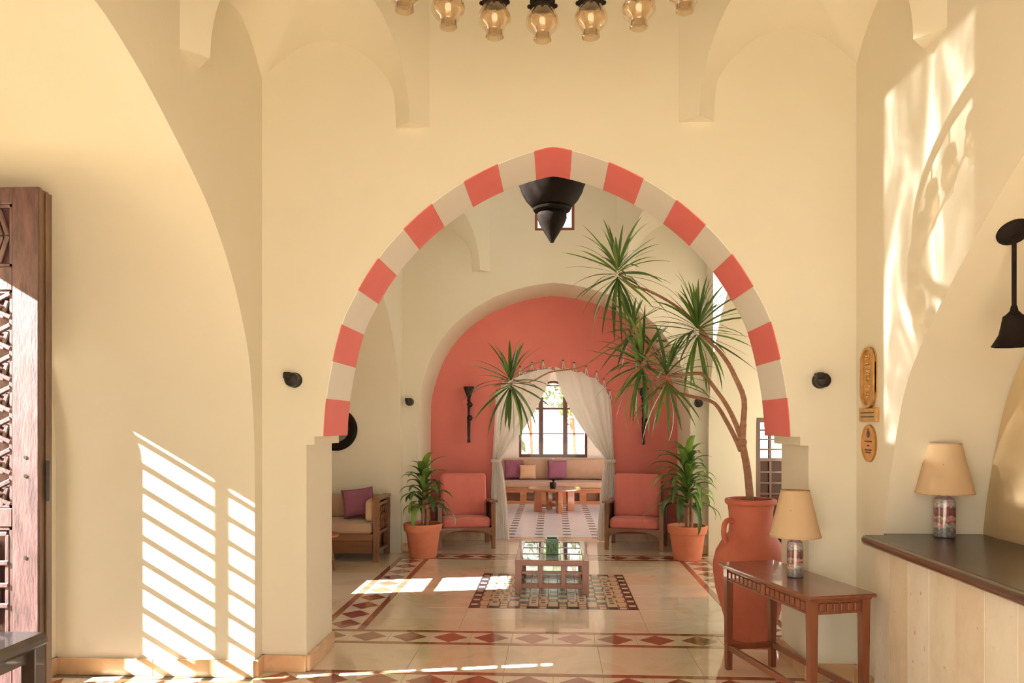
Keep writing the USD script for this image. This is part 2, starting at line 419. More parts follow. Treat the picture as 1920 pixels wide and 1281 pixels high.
M['sand_glass'] = mat('layered_sand_bottle', {
    'tc': ('texture_coordinate', {}), 'sx': ('separate_xyz', {}), 'n': ('noise_texture', {'scale': 40.0, 'detail': 3.0}), 'm': ('math', {'math_type': 'multiply_add', 'value2': 0.06, 'value3': -0.03}),
    'a': ('math', {'math_type': 'add'}), 'mr': ('map_range', {'from_min': 0.0, 'from_max': 0.26}),
    'r': ('rgb_ramp', {'interpolate': True, 'ramp': [(0, (0.10, 0.10, 0.11)), (0.2, (0.16, 0.15, 0.15)), (0.27, (0.42, 0.30, 0.24)), (0.36, (0.10, 0.05, 0.06)), (0.44, (0.45, 0.22, 0.16)), (0.50, (0.05, 0.015, 0.02)), (0.60, (0.17, 0.03, 0.05)), (0.66, (0.05, 0.03, 0.04)), (0.72, (0.40, 0.30, 0.28)), (0.82, (0.22, 0.20, 0.21)), (0.9, (0.5, 0.42, 0.38)), (1, (0.2, 0.18, 0.18))]}),
    'v': ('voronoi_texture', {'scale': 90.0}), 'k': ('mix_color', {'blend_type': 'overlay', 'fac': 0.5}),
    'p': ('principled_bsdf', {'roughness': 0.35, 'coat_weight': 1.0, 'coat_roughness': 0.03})},
    [('tc.object', 'sx.vector'), ('tc.object', 'n.vector'), ('tc.object', 'v.vector'), ('n.fac', 'm.value1'), ('sx.z', 'a.value1'), ('m.value', 'a.value2'), ('a.value', 'mr.value'), ('mr.result', 'r.fac'), ('r.color', 'k.a'), ('v.color', 'k.b'), ('k.result', 'p.base_color')])
M['travertine'] = [mat('travertine_%d' % k, {
    'tc': ('texture_coordinate', {}), 'mp': ('mapping', {'scale': (1, 1.3, 0.8), 'location': (k * 3.1, k * 1.7, 0)}),
    'n': ('noise_texture', {'scale': 3.5, 'detail': 7.0, 'roughness': 0.65}), 'r': ('rgb_ramp', {'ramp': [(0.25, c1), (0.5, c2), (0.75, c3)]}),
    'v': ('noise_texture', {'scale': 26.0, 'detail': 3.0}), 'vr': ('rgb_ramp', {'ramp': [(0.24, (0.45, 0.33, 0.22)), (0.31, (1, 1, 1))]}), 'mx': ('mix_color', {'blend_type': 'multiply', 'fac': 0.8}),
    'b': ('bump', {'strength': 0.2, 'distance': 0.005}), 'p': ('principled_bsdf', {'roughness': 0.5})},
    [('tc.object', 'mp.vector'), ('mp.vector', 'n.vector'), ('mp.vector', 'v.vector'), ('n.fac', 'r.fac'), ('r.color', 'mx.a'), ('v.fac', 'vr.fac'), ('vr.color', 'mx.b'), ('mx.result', 'p.base_color'), ('v.fac', 'b.height'), ('b.normal', 'p.normal')])
    for k, (c1, c2, c3) in enumerate((((0.66, 0.54, 0.40), (0.76, 0.66, 0.52), (0.82, 0.73, 0.60)), ((0.60, 0.47, 0.33), (0.70, 0.58, 0.43), (0.78, 0.67, 0.53)), ((0.70, 0.60, 0.46), (0.79, 0.70, 0.57), (0.84, 0.76, 0.65))))]
M['sandy_ground'] = mottled('sandy_ground', (0.45, 0.36, 0.25), (0.55, 0.45, 0.32), scale=2, rough=0.9, bump=0.3)
M['bush'] = mottled('bush_green', (0.09, 0.12, 0.05), (0.20, 0.23, 0.11), scale=4, rough=0.7, bump=0.2)
M['car_paint'] = plain('car_paint', (0.75, 0.76, 0.78), 0.2, 0.0, 1.0)
M['tyre'] = plain('tyre', (0.02, 0.02, 0.02), 0.8)
M['frame_wood'] = wood('frame_wood', (0.035, 0.012, 0.007), (0.07, 0.024, 0.013), 'z', 0.4, 0.2)
M['lattice_panel'] = plain('lattice_panel', (0.035, 0.015, 0.010), 0.6, spec=0.2)
M['car_glass'] = plain('car_glass', (0.16, 0.19, 0.23), 0.15)
M['clere_wood'] = wood('clerestory_wood', (0.14, 0.035, 0.018), (0.22, 0.06, 0.03), 'z', 0.4, 0.2)

# ------------------------------------------------------------------ the building: two domed rooms in line, an alcove and a garden room
R1 = (0.81, 5.15)            # room one, front to back
R2 = (5.75, 10.06)           # room two
YA, YG = 11.10, 17.0         # the salmon wall and the garden room's end wall
HW = 2.0                     # half the width of both rooms
TOP = 6.6
C1, C2 = sum(R1) / 2, sum(R2) / 2
FOOT = 3.715

MAIN = [(1.567, 1.614), (1.549, 1.862), (1.51, 2.096), (1.43, 2.41), (1.323, 2.62), (1.195, 2.82), (1.01, 3.03), (0.822, 3.194), (0.604, 3.34), (0.367, 3.457), (0.117, 3.540), (0, 3.562)]
FAR = [(1.79, 1.31), (1.785, 1.95), (1.66, 2.47), (1.42, 2.90), (1.09, 3.20), (0.68, 3.415), (0.27, 3.525), (0, 3.56)]
BAY = [(2.04, 1.40), (1.97, 2.04), (1.80, 2.434), (1.638, 2.673), (1.36, 2.958), (0.97, 3.216), (0.58, 3.429), (0.25, 3.554), (0, 3.60)]
NICHE = [(1.735, 1.07), (1.588, 1.622), (1.454, 1.927), (1.208, 2.199), (0.887, 2.474), (0.376, 2.845), (0, 3.03)]
DOOR3 = [(0.835, 1.62), (0.79, 1.98), (0.64, 2.27), (0.40, 2.41), (0.17, 2.475), (0, 2.50)]

NOZ = -0.05
main_curve = curve([(-x, z) for x, z in MAIN] + [(x, z) for x, z in MAIN[-2::-1]], 211)


def offset(c, d):
    t = np.gradient(c, axis=0)
    t /= np.linalg.norm(t, axis=1, keepdims=True)
    return c + d * np.stack([-t[:, 1], t[:, 0]], 1)


# arch wall between the two rooms
hole = np.vstack([[(-1.69, NOZ - 0.1), (-1.69, 1.556), (-1.635, 1.556), (-1.635, 1.614)], offset(main_curve, 0.006), [(1.635, 1.614), (1.635, 1.556), (1.69, 1.556), (1.69, NOZ - 0.1)]])
wf = thing('wall_front', 'cream plaster wall pierced by the big red and white banded arch', 'wall', kind='structure')
part('plaster', solid(-3.9, 3.9, R1[1], R2[0], NOZ, TOP) - ext_y(hole, R1[1] - 0.1, R2[0] + 0.1), M['wall'], wf)
n_v = 21
cuts = np.linspace(0, 210, n_v + 1).round().astype(int)
for k in range(n_v):
    seg = main_curve[cuts[k]:cuts[k + 1] + 1]
    out = offset(main_curve, 0.0065)[cuts[k]:cuts[k + 1] + 1]
    poly = np.vstack([seg, out[::-1]])
    w = ext_y(poly[::-1], R1[1] + 0.001, R2[0] - 0.001)
    if w.volume() <= 0:
        w = ext_y(poly, R1[1] + 0.001, R2[0] - 0.001)
    part('voussoir', w, M['red_stone' if k % 2 == 0 else 'cream_stone'], wf, label='red painted band of the arch' if k % 2 == 0 else 'white painted band of the arch')


def bay(side, y0, y1, yc, prof, depth, openings=(), thick=0.25, high=None):
    """The side wall block of a room: solid from x = HW outwards with an arched recess carved along x."""
    s = -1 if side == 'left' else 1
    x0, x1 = sorted((s * HW, s * (depth + thick)))
    b = solid(x0, x1, y0, y1, NOZ, 3.8)
    xa, xb = sorted((s * HW, s * (HW + 0.3)))
    b += solid(xa, xb, y0, y1, 3.7, TOP)
    if high:
        b -= solid(xa - 0.1, xb + 0.1, *high)
    xa, xb = sorted((s * (HW - 0.05), s * depth))
    b -= ext_x(arch_poly(prof, 30, yc, foot=NOZ - 0.1), xa, xb)
    for oy0, oy1, oz0, oz1 in openings:
        xa, xb = sorted((s * (depth - 0.02), s * (depth + thick + 0.1)))
        b -= solid(xa, xb, oy0, oy1, oz0, oz1)
    return b


BD = 3.38
HIGH1, HIGH2 = (2.85, 3.93, 3.95, 6.2), (6.98, 8.85, 3.95, 6.2)  # openings for unseen high windows, added to light the rooms
single('wall_left', bay('left', R1[0] - 0.6, R1[1], C1, BAY, BD, [(3.10, 3.92, NOZ - 0.1, 2.87), (4.635, 4.91, 0.04, 2.12)], high=HIGH1), M['wall'], 'cream plaster wall with the deep vaulted bay behind the carved door', 'wall', kind='structure')
single('wall_right', bay('right', R1[0] - 0.6, R1[1], C1, NICHE, 2.58, thick=0.4), M['wall'], 'cream plaster wall with the arched niche over the reception counter', 'wall', kind='structure')
single('wall_panel', ext_x(arch_poly([(y - 0.004, z - 0.004) if y else (0, z - 0.006) for y, z in NICHE], 30, C1, foot=NOZ), 2.572, 2.58), M['tan_wall'], 'flat panel added over the back of the arched niche, darker tan than the plaster', 'wall', kind='structure')  # thin panel added over the niche's back wall
single('wall_left', bay('left', R2[0], R2[1], C2, BAY, BD, [(7.19, 7.95, 0.78, 1.85)], high=HIGH2), M['wall'], 'cream plaster wall with the vaulted sofa bay beyond the arch', 'wall', kind='structure')
single('wall_right', bay('right', R2[0], R2[1], C2, BAY, BD, [(6.1, 7.5, 0.5, 2.7)], high=HIGH2) - solid(2.6, 3.32, 9.8, 10.2, NOZ - .1, 1.78), M['wall'], 'cream plaster wall with the vaulted bay beside the dark lattice door', 'wall', kind='structure')  # low opening added, unseen, to bring sky light into the bay
# near wall, behind the picture plane, open to the forecourt
single('wall_back', solid(-3.9, 3.9, 0.2, R1[0], NOZ, TOP) - ext_y(arch_poly(MAIN, 24, foot=NOZ - 0.1), 0.1, R1[0] + 0.1) , M['wall'], 'cream plaster wall with the open entrance arch around the viewpoint', 'wall', kind='structure')
single('ceiling', solid(-3.9, 3.9, -4.2, 0.2, 3.95, 4.15), M['wall'], 'flat slab added outside the entrance arch to cut the sky light', 'ceiling', kind='structure')  # slab added out of view to shut off some of the sky
wall_far = solid(-3.9, 3.9, R2[1], YA, NOZ, TOP) - ext_y(arch_poly(FAR, 26, foot=NOZ - 0.1), R2[1] - 0.1, YA + 0.1) - solid(-0.24, 0.28, R2[1] - 0.1, YA + 0.1, 4.25, 4.95) - solid(2.6, 3.32, R2[1] - 0.1, YA + 0.1, NOZ - 0.1, 1.78)
single('wall_far', wall_far, M['wall'], 'cream plaster wall with the plain pointed arch around the salmon alcove', 'wall', kind='structure')
single('wall_far', solid(-2.8, 2.8, YA, YA + 0.3, NOZ, 3.9) - ext_y(arch_poly(DOOR3, 22, foot=NOZ - 0.1), YA - 0.1, YA + 0.5), M['salmon_wall'], 'salmon pink wall with the curtained doorway between two armchairs', 'wall', kind='structure')
# garden room
WIN = [(0.76, 1.75), (0.70, 2.10), (0.50, 2.42), (0.25, 2.60), (0, 2.66)]
gw = solid(-2.8, 2.8, YG, YG + 0.3, NOZ, 3.9) - ext_y(arch_poly(WIN, 20, foot=0.95), YG - 0.1, YG + 0.4)
single('wall_far', gw, M['room_white'], 'pale plaster end wall of the garden room with the arched window', 'wall', kind='structure')
single('wall_left', solid(-2.8, -2.5, YA + 0.3, YG, NOZ, 3.9) - solid(-2.9, -2.4, 11.6, 14.6, 2.2, 3.6), M['room_white'], 'pale plaster side wall of the garden room, left of the round table', 'wall', kind='structure')  # high opening added, unseen, so the sun brightens the garden room
single('wall_right', solid(2.5, 2.8, YA + 0.3, YG, NOZ, 3.9) - solid(2.4, 2.9, 12.2, 15.6, 0.9, 2.9), M['room_white'], 'pale plaster side wall of the garden room, right of the round table', 'wall', kind='structure')  # side opening added, unseen, for sky light on the tiles
single('ceiling', solid(-2.8, 2.8, YA, YG + 0.3, 3.9, 4.05), M['room_white'], 'flat pale plaster ceiling of the garden room', 'ceiling', kind='structure')


def dome_room(y0, y1, label):
    """Squinches across the four corners and an eight-sided dome on them."""
    yc, hy = (y0 + y1) / 2, (y1 - y0) / 2
    c = thing('ceiling', label, 'ceiling', kind='structure')
    cut = HW - 0.84
    # one squinch in a corner frame: (a, b) are the distances from the corner along the two walls
    n = 41
    th = np.linspace(0, math.pi, n)
    s0, s1 = 0.115, cut - 0.115
    s = (s0 + s1) / 2 - (s1 - s0) / 2 * np.cos(th)
    xi = np.abs((s - (s0 + s1) / 2) / ((s1 - s0) / 2))
    zf = FOOT + np.sqrt(np.clip(1 - xi ** 1.9, 0, 1)) * 0.88
    front = np.stack([cut - s, s, zf], 1)                                 # a from the side wall, b from the front wall
    half = curve([(0.93, FOOT), (0.915, 3.95), (0.77, 4.17), (0.58, 4.295), (0.42, 4.327), (0.25, 4.275), (0.10, 4.17), (0.0, 4.072)], (n + 1) // 2)
    back = np.vstack([np.stack([half[:, 0], 0 * half[:, 0] + 0.0, half[:, 1]], 1), np.stack([0 * half[:-1, 0], half[-2::-1, 0], half[-2::-1, 1]], 1)])
    mid = 0.5 * front + 0.5 * back
    soff = grid(np.stack([front, front * 0.66 + back * 0.34, front * 0.33 + back * 0.67, back]))
    # the face: strips from the arch edge up to the top, and two posts
    up = front.copy(); up[:, 2] = TOP
    face = grid(np.stack([front, up]))
    e0 = np.array([[[cut, 0, FOOT], [cut, 0, TOP]], [front[0], up[0]]])
    e1 = np.array([[front[-1], up[-1]], [[0, cut, FOOT], [0, cut, TOP]]])
    foot0 = trimesh.Trimesh([[cut, 0, FOOT], [0.93, 0, FOOT], front[0]], [[0, 1, 2]], process=False)
    foot1 = trimesh.Trimesh([[0, cut, FOOT], [0, 0.93, FOOT], front[-1]], [[0, 1, 2]], process=False)
    for sx in (-1, 1):
        for sy in (-1, 1):
            q = cat(soff, face, grid(e0), grid(e1), foot0, foot1)
            v = np.array(q.vertices)
            v = np.stack([sx * (HW - v[:, 0]), yc + sy * (hy - v[:, 1]), v[:, 2]], 1)
            part('squinch', trimesh.Trimesh(v, q.faces, process=False), M['wall'], c, 25)
    k = [(0.84, -1), (1, -1 + 1.16 / hy)]
    octo = [(HW, -(hy - cut)), (HW, hy - cut), (HW - cut, hy), (-(HW - cut), hy), (-HW, hy - cut), (-HW, -(hy - cut)), (-(HW - cut), -hy), (HW - cut, -hy)]
    P = []
    for t in np.linspace(0, math.pi / 2, 9):
        r, z = 1.02 * math.cos(t), TOP - 0.1 + 1.5 * math.sin(t)
        P.append([(x * r, yc + y * r, z) for x, y in octo + octo[:1]])
    part('dome', grid(np.array(P)), M['wall'], c, 20)
    return c


dome_room(*R1, 'cream eight-sided dome on corner squinches over the lobby with the chandelier')
dome_room(*R2, 'cream eight-sided dome on corner squinches over the room with the coffee table')

# ------------------------------------------------------------------ floor
floor = thing('floor', 'polished cream marble floor inlaid with red diamond borders and a mosaic square', 'floor', kind='structure')
part('bed', cat(box(-3.6, 3.6, -0.6, YA + 0.3, -0.12, -0.004)), M['grout'], floor)
Z0 = -0.006


def slab(x0, x1, y0, y1, m, name='marble_slab', g=0.0012, parent=None, top=0.0):
    part(name, box(x0 + g, x1 - g, y0 + g, y1 - g, Z0, top, 0.001), m, parent or floor, smooth=False)


def pick(l):
    return l[rng.randrange(len(l))]


def rows(x0, x1, y0, y1, nx, ny, m=None):
    xs, ys = np.linspace(x0, x1, nx + 1), np.linspace(y0, y1, ny + 1)
    for i in range(nx):
        for j in range(ny):
            slab(xs[i], xs[i + 1], ys[j], ys[j + 1], m or pick(M['marble']))


PITCH = 0.322


def band(x0, x1, y0, y1, along):
    """Cream ground with red diamonds between two red lines, running along x or y."""
    w = 0.062
    if along == 'x':
        slab(x0, x1, y0, y0 + w, M['marble_red'][1], 'border_strip')
        slab(x0, x1, y1 - w, y1, M['marble_red'][1], 'border_strip')
        a0, a1, b0, b1 = x0, x1, y0 + w, y1 - w
    else:
        slab(x0, x0 + w, y0, y1, M['marble_red'][1], 'border_strip')
        slab(x1 - w, x1, y0, y1, M['marble_red'][1], 'border_strip')
        a0, a1, b0, b1 = y0, y1, x0 + w, x1 - w
    n = max(1, round((a1 - a0) / PITCH))
    p = (a1 - a0) / n
    bm = (b0 + b1) / 2
    for i in range(n):
        c0, c1 = a0 + i * p, a0 + (i + 1) * p
        if along == 'x':
            slab(c0, c1, b0, b1, M['marble_band'], 'border_slab', top=-0.0008)
        else:
            slab(b0, b1, c0, c1, M['marble_band'], 'border_slab', top=-0.0008)
        l, h = p * 0.43, (b1 - b0) / 2 - 0.006
        cm = (c0 + c1) / 2
        poly = [(cm - l, bm), (cm, bm - h), (cm + l, bm), (cm, bm + h)]
        if along == 'y':
            poly = [(b, a) for a, b in poly][::-1]
        part('diamond', ext_z(poly, Z0, 0.0), M['marble_red'][i % 2], floor, smooth=False)


# room two
OX, IX, OY0, IY0, IY1, OY1 = 1.96, 1.56, 5.84, 6.24, 9.53, 9.93
band(-OX, OX, OY0, IY0, 'x')
band(-OX, OX, IY1, OY1, 'x')
band(-OX, -IX, IY0, IY1, 'y')
band(IX, OX, IY0, IY1, 'y')
MX, MY0, MY1 = 0.785, 7.015, 8.65
rows(-IX, IX, IY0, MY0, 4, 2)
rows(-IX, IX, MY1, IY1, 4, 2)
rows(-IX, -MX, MY0, MY1, 1, 3)
rows(MX, IX, MY0, MY1, 1, 3)
rows(-BD, -OX, R2[0] + 0.11, 9.94, 2, 6)
rows(OX, BD, R2[0] + 0.11, 9.94, 2, 6)
rows(-1.79, 1.79, OY1, YA, 5, 2)
rows(-0.84, 0.84, YA, YA + 0.3, 2, 1)
# mosaic: 17 x 17 little stones, joined pattern of chequers with a dark and cream edge
N = 17
px, py = 2 * MX / N, (MY1 - MY0) / N
for i in range(N):
    for j in range(N):
        e = min(i, j, N - 1 - i, N - 1 - j)
        inlay = None
        if e == 0:
            k, inlay = ('black', None) if (i + j) % 2 == 0 else ('black', 'cream')
        elif e == 1:
            k, inlay = ('cream', None) if (i + j) % 2 else ('red', 'cream')
        else:
            q = ((i // 2) + (j // 2) * 2) % 4
            k, inlay = (('slate', None), ('cream', 'slate'), ('black', 'aqua'), ('red', 'cream'))[q] if (i + j) % 2 else (('cream', None), ('cream', 'red'), ('cream', None), ('cream', 'slate'))[q]
        x0, y0 = -MX + i * px, MY0 + j * py
        slab(x0, x0 + px, y0, y0 + py, M['mosaic'][k], 'mosaic_stone', g=0.002)
        if inlay:
            d = 0.024 if k == 'cream' else 0.014
            slab(x0 + d, x0 + px - d, y0 + d, y0 + py - d, M['mosaic'][inlay], 'mosaic_inlay', g=0.0, top=0.0008)
# threshold under the arch and room one
rows(-1.69, 1.69, 5.20, 5.84, 5, 1)
band(-HW, HW, 4.80, 5.20, 'x')
rows(-HW, HW, R1[0], 4.80, 6, 6)
rows(-1.57, 1.57, -0.6, R1[0], 4, 2)
rows(HW, 2.58, 2.5, 4.7, 1, 3)
# the bay floor: dark line, cream and red triangles by the wall
slab(-BD, -HW, 4.56, 4.68, M['marble_green'], 'border_strip')
slab(-BD, -HW, 4.94, 5.02, M['marble_green'], 'border_strip')
for i in range(6):
    x0 = -BD + i * 0.23
    slab(x0, x0 + 0.23, 4.68, 4.94, M['marble_band'], 'border_slab', top=-0.0008)
    part('triangle', ext_z([(x0 + 0.01, 4.69), (x0 + 0.22, 4.69), (x0 + 0.115, 4.93)], Z0, 0.0), M['marble_red'][i % 2], floor, smooth=False)
rows(-BD, -HW, 0.94, 4.56, 2, 6)
# garden room floor
gf = thing('floor', 'white tiled floor with small dark inset squares in the garden room', 'floor', kind='structure')
part('bed', box(-2.8, 2.8, YA + 0.3, YG + 0.3, -0.12, -0.004), M['grout'], gf)
gx, gy = 0.43, 0.33
for i in range(-5, 6):
    for j in range(17):
        x0, y0 = i * gx - 0.215, YA + 0.31 + j * gy
        if abs(i) <= 4:
            part('tile', box(x0 + 0.002, x0 + gx - 0.002, y0 + 0.002, y0 + gy - 0.002, Z0, 0, 0.001), M['tile_white'], gf, smooth=False)
        if abs(i) <= 3:
            part('inset', box(x0 - 0.06, x0 + 0.06, y0 - 0.05, y0 + 0.05, Z0, 0.0012, 0.001), M['tile_dark'], gf, smooth=False)
part('edge_strip', box(-0.84, 0.84, YA + 0.30, YA + 0.335, Z0, 0.001), M['marble_red'][0], gf)

# ------------------------------------------------------------------ skirting
H = 0.115


def skirting(name, segs, label):
    """segs: (x0, y0, x1, y1) along the foot of a wall; the board stands on the side to the right of the direction of travel."""
    t = thing(name, label, 'skirting', kind='structure')
    for x0, y0, x1, y1 in segs:
        d = np.array([x1 - x0, y1 - y0]); L = np.linalg.norm(d); d /= L
        nrm = np.array([d[1], -d[0]])
        n = max(1, round(L / 0.6))
        for k in range(n):
            p, q = np.array([x0, y0]) + d * L * k / n, np.array([x0, y0]) + d * L * (k + 1) / n
            m = bar((*(p + nrm * 0.012), H / 2), (*(q + nrm * 0.012), H / 2), 0.024, H, b=0.003)
            part('skirting_slab', m, M['skirting'], t)


J = 1.69
skirting('baseboard_left', [(-BD, 4.01, -BD, 5.02), (-BD, 5.02, -HW - 0.0, 5.02), (-HW, 5.02, -HW, 5.15), (-HW, 5.15, -J, 5.15), (-J, 5.15, -J, 5.75)], 'marble skirting round the sunlit bay and the left foot of the arch')
skirting('baseboard_right', [(J, 5.75, J, 5.15), (J, 5.15, HW, 5.15), (HW, 5.15, HW, 4.72)], 'marble skirting at the right foot of the arch behind the console table')
skirting('baseboard_far', [(-HW, 9.94, -HW, 10.06), (-HW, 10.06, -1.79, 10.06), (-1.79, 10.06, -1.79, 11.1), (-1.79, 11.1, -0.85, 11.1), (0.85, 11.1, 1.79, 11.1), (1.79, 11.1, 1.79, 10.06), (1.79, 10.06, HW, 10.06)], 'marble skirting along the far arch and the salmon wall')

# ------------------------------------------------------------------ windows, doors
# the tall barred light that throws the stripes on the bay wall
w1 = thing('window_1', 'tall narrow barred wooden window in the left bay behind the carved door', 'window', kind='structure')
XW = -BD - 0.06
part('window_frame', frame_x(4.635, 4.91, 0.04, 2.12, XW, 0.03, 0.022), M['frame_wood'], w1)
part('mullion', box(XW - 0.012, XW + 0.012, 4.761, 4.785, 0.04, 2.11), M['frame_wood'], w1)
for k in range(12):
    z = 1.968 - k * 0.162
    part('bar', box(XW - 0.008, XW + 0.008, 4.65, 4.895, z - 0.021, z + 0.021, 0.004), M['frame_wood'], w1)
w2 = thing('window_2', 'wooden window with one upright bar in the left wall of the sofa bay', 'window', kind='structure')
part('window_frame', frame_x(7.19, 7.95, 0.78, 1.85, XW, 0.03, 0.045), M['frame_wood'], w2)
part('bar', box(XW - 0.02, XW + 0.02, 7.20, 7.94, 1.25, 1.31), M['frame_wood'], w2)
part('mullion', box(XW - 0.02, XW + 0.02, 7.50, 7.512, 0.80, 1.83), M['frame_wood'], w2)


def added_high_window(n, o, glass, label, side=-1):  # unseen window, added only to let more light in
    w = thing(n, label, 'window', kind='structure')
    y0, y1, z0, z1 = o
    x = side * (HW + 0.15)
    part('window_frame', frame_x(y0, y1, z0, z1, x, 0.03, 0.04), M['clere_wood'], w)
    part('pane', box(x - 0.003, x + 0.003, y0 + 0.04, y1 - 0.04, z0 + 0.04, z1 - 0.04), glass, w)


added_high_window('window_5', HIGH1, M['wavy_glass'], 'unseen high window added over the left lobby bay, rippling sun onto the right wall')
added_high_window('window_6', HIGH2, M['clear_wavy_glass'], 'unseen high window added over the sofa bay to bring sun into the second room')
added_high_window('window_7', HIGH2, M['clear_wavy_glass'], 'unseen high window added over the right bay to bring sky light into the second room', 1)
# high little window over the far arch
w3 = thing('window_3', 'small high window with a red-brown frame, half hidden by the hanging bowl lamp', 'window', kind='structure')
Y3 = R2[1] + 0.04
part('window_frame', frame_y(-0.24, 0.28, 4.25, 4.95, Y3, 0.03, 0.036), M['clere_wood'], w3)
part('pane', box(-0.20, 0.24, Y3 - 0.003, Y3 + 0.003, 4.28, 4.91), M['pane'], w3)
# arched garden window
w4 = thing('window_4', 'arched dark wooden garden window between the tied white curtains', 'window', kind='structure')
YW = YG + 0.10
outer, inner = ext_y(arch_poly(WIN, 20, foot=0.95), YW - 0.04, YW + 0.04), ext_y(arch_poly([(x * 0.93, z - 0.05) for x, z in WIN], 20, foot=1.02), YW - 0.1, YW + 0.1)
part('window_frame', outer - inner, M['frame_wood'], w4)
for x in (-0.27, 0.27):
    part('mullion', box(x - 0.05, x + 0.05, YW - 0.03, YW + 0.03, 1.0, 2.30), M['frame_wood'], w4)
for x0, x1 in ((-0.70, -0.32), (-0.22, 0.22), (0.32, 0.70)):
    part('glazing_bar', box(x0, x1, YW - 0.015, YW + 0.015, 1.465, 1.49), M['frame_wood'], w4)
part('glazing_bar', box(-0.66, 0.66, YW - 0.02, YW + 0.02, 2.02, 2.06), M['frame_wood'], w4)
part('glazing_bar', box(-0.3, 0.3, YW - 0.015, YW + 0.015, 2.545, 2.565), M['frame_wood'], w4)
for x0, x1 in ((-0.70, -0.32), (-0.22, 0.22), (0.32, 0.70)):
    part('pane', box(x0, x1, YW - 0.003, YW + 0.003, 1.02, 1.465), M['pane'], w4)
    part('pane', box(x0, x1, YW - 0.003, YW + 0.003, 1.49, 2.02), M['pane'], w4)
part('pane', ext_y([(-0.6, 2.06), (0.6, 2.06), (0.42, 2.36), (0.2, 2.52), (-0.2, 2.52), (-0.42, 2.36)], YW - 0.003, YW + 0.003), M['pane'], w4)
# dark lattice door at the end of the right bay
d2 = thing('door_2', 'dark wooden glazed lattice door just past the right foot of the banded arch', 'door', kind='structure')
YD = 10.0
part('door_frame', frame_y(2.6, 3.32, 0, 1.78, YD, 0.04, 0.06), M['frame_wood'], d2)
part('rail', box(2.66, 3.26, YD - 0.035, YD + 0.035, 1.22, 1.26), M['frame_wood'], d2)
for x in (2.79, 2.83, 2.98, 3.13):
    if x != 2.83:
        part('upright', box(x - 0.014, x + 0.014, YD - 0.03, YD + 0.03, 0.1, 1.72), M['frame_wood'], d2)
for k in range(8):
    z = 0.1 + k * 0.14
    part('rail', box(2.66, 3.26, YD - 0.028, YD + 0.028, z - 0.012, z + 0.012), M['frame_wood'], d2)
for z in (1.37, 1.50, 1.62):
    part('rail', box(2.66, 3.26, YD - 0.028, YD + 0.028, z - 0.010, z + 0.010), M['frame_wood'], d2)
for k in range(4):
    xs = (2.66, 2.79, 2.98, 3.13, 3.26)
    part('panel', box(xs[k], xs[k + 1], YD - 0.012, YD + 0.012, 0.1, 1.22), M['lattice_panel'], d2)
    part('pane', box(xs[k], xs[k + 1], YD - 0.003, YD + 0.003, 1.26, 1.72), M['pane'], d2)

# carved door leaf, standing open at right angles to the doorway
LX0, LX1, LY0, LY1, LZ = -3.50, -2.755, 3.95, 4.03, 2.975
d1 = thing('door_1', 'tall carved dark red wooden door leaf standing open, its lower part in the sun', 'door', kind='structure')
part('leaf_edge', cat(box(LX1 - 0.004, LX1, LY0 + 0.006, LY1, 0.02, LZ - 0.01, 0.002), box(LX1, LX1 + 0.012, LY0 + 0.045, LY1 + 0.012, 0.02, LZ - 0.02, 0.004)), M['door_edge'], d1)
part('core', box(LX0, LX1 - 0.004, LY0 + 0.03, LY1, 0.02, LZ - 0.01, 0.003), M['door_wood'], d1)
for x0, x1 in ((LX0, LX0 + 0.11), (-2.905, LX1 - 0.004)):
    part('stile', box(x0, x1, LY0, LY0 + 0.035, 0.02, LZ, 0.004), M['door_wood'], d1)
PX0, PX1 = LX0 + 0.11, -2.905
zr = [(0.02, 0.28), (0.58, 0.66), (1.22, 1.33), (2.46, 2.56), (2.88, LZ)]
zr = [(0.02, 0.52), (1.145, 1.245), (2.42, 2.545), (2.885, LZ)]
for z0, z1 in zr:
    part('rail', box(PX0, PX1, LY0, LY0 + 0.035, z0, z1, 0.004), M['door_wood'], d1)
for z0, z1 in ((0.52, 1.145), (1.245, 2.42), (2.545, 2.885)):       # a bead round each panel
    e = 0.02
    part('bead', cat(box(PX0, PX1, LY0 + 0.004, LY0 + 0.03, z0, z0 + e, 0.004), box(PX0, PX1, LY0 + 0.004, LY0 + 0.03, z1 - e, z1, 0.004), box(PX1 - e, PX1, LY0 + 0.004, LY0 + 0.03, z0, z1, 0.004), box(PX0, PX0 + e, LY0 + 0.004, LY0 + 0.03, z0, z1, 0.004)), M['door_wood'], d1)


def strap(p, q, w=0.024, y=LY0 + 0.012):
    return bar((p[0], y, p[1]), (q[0], y, q[1]), 0.026, w, up=(0, 1, 0), b=0.005)


cx = (PX0 + PX1) / 2
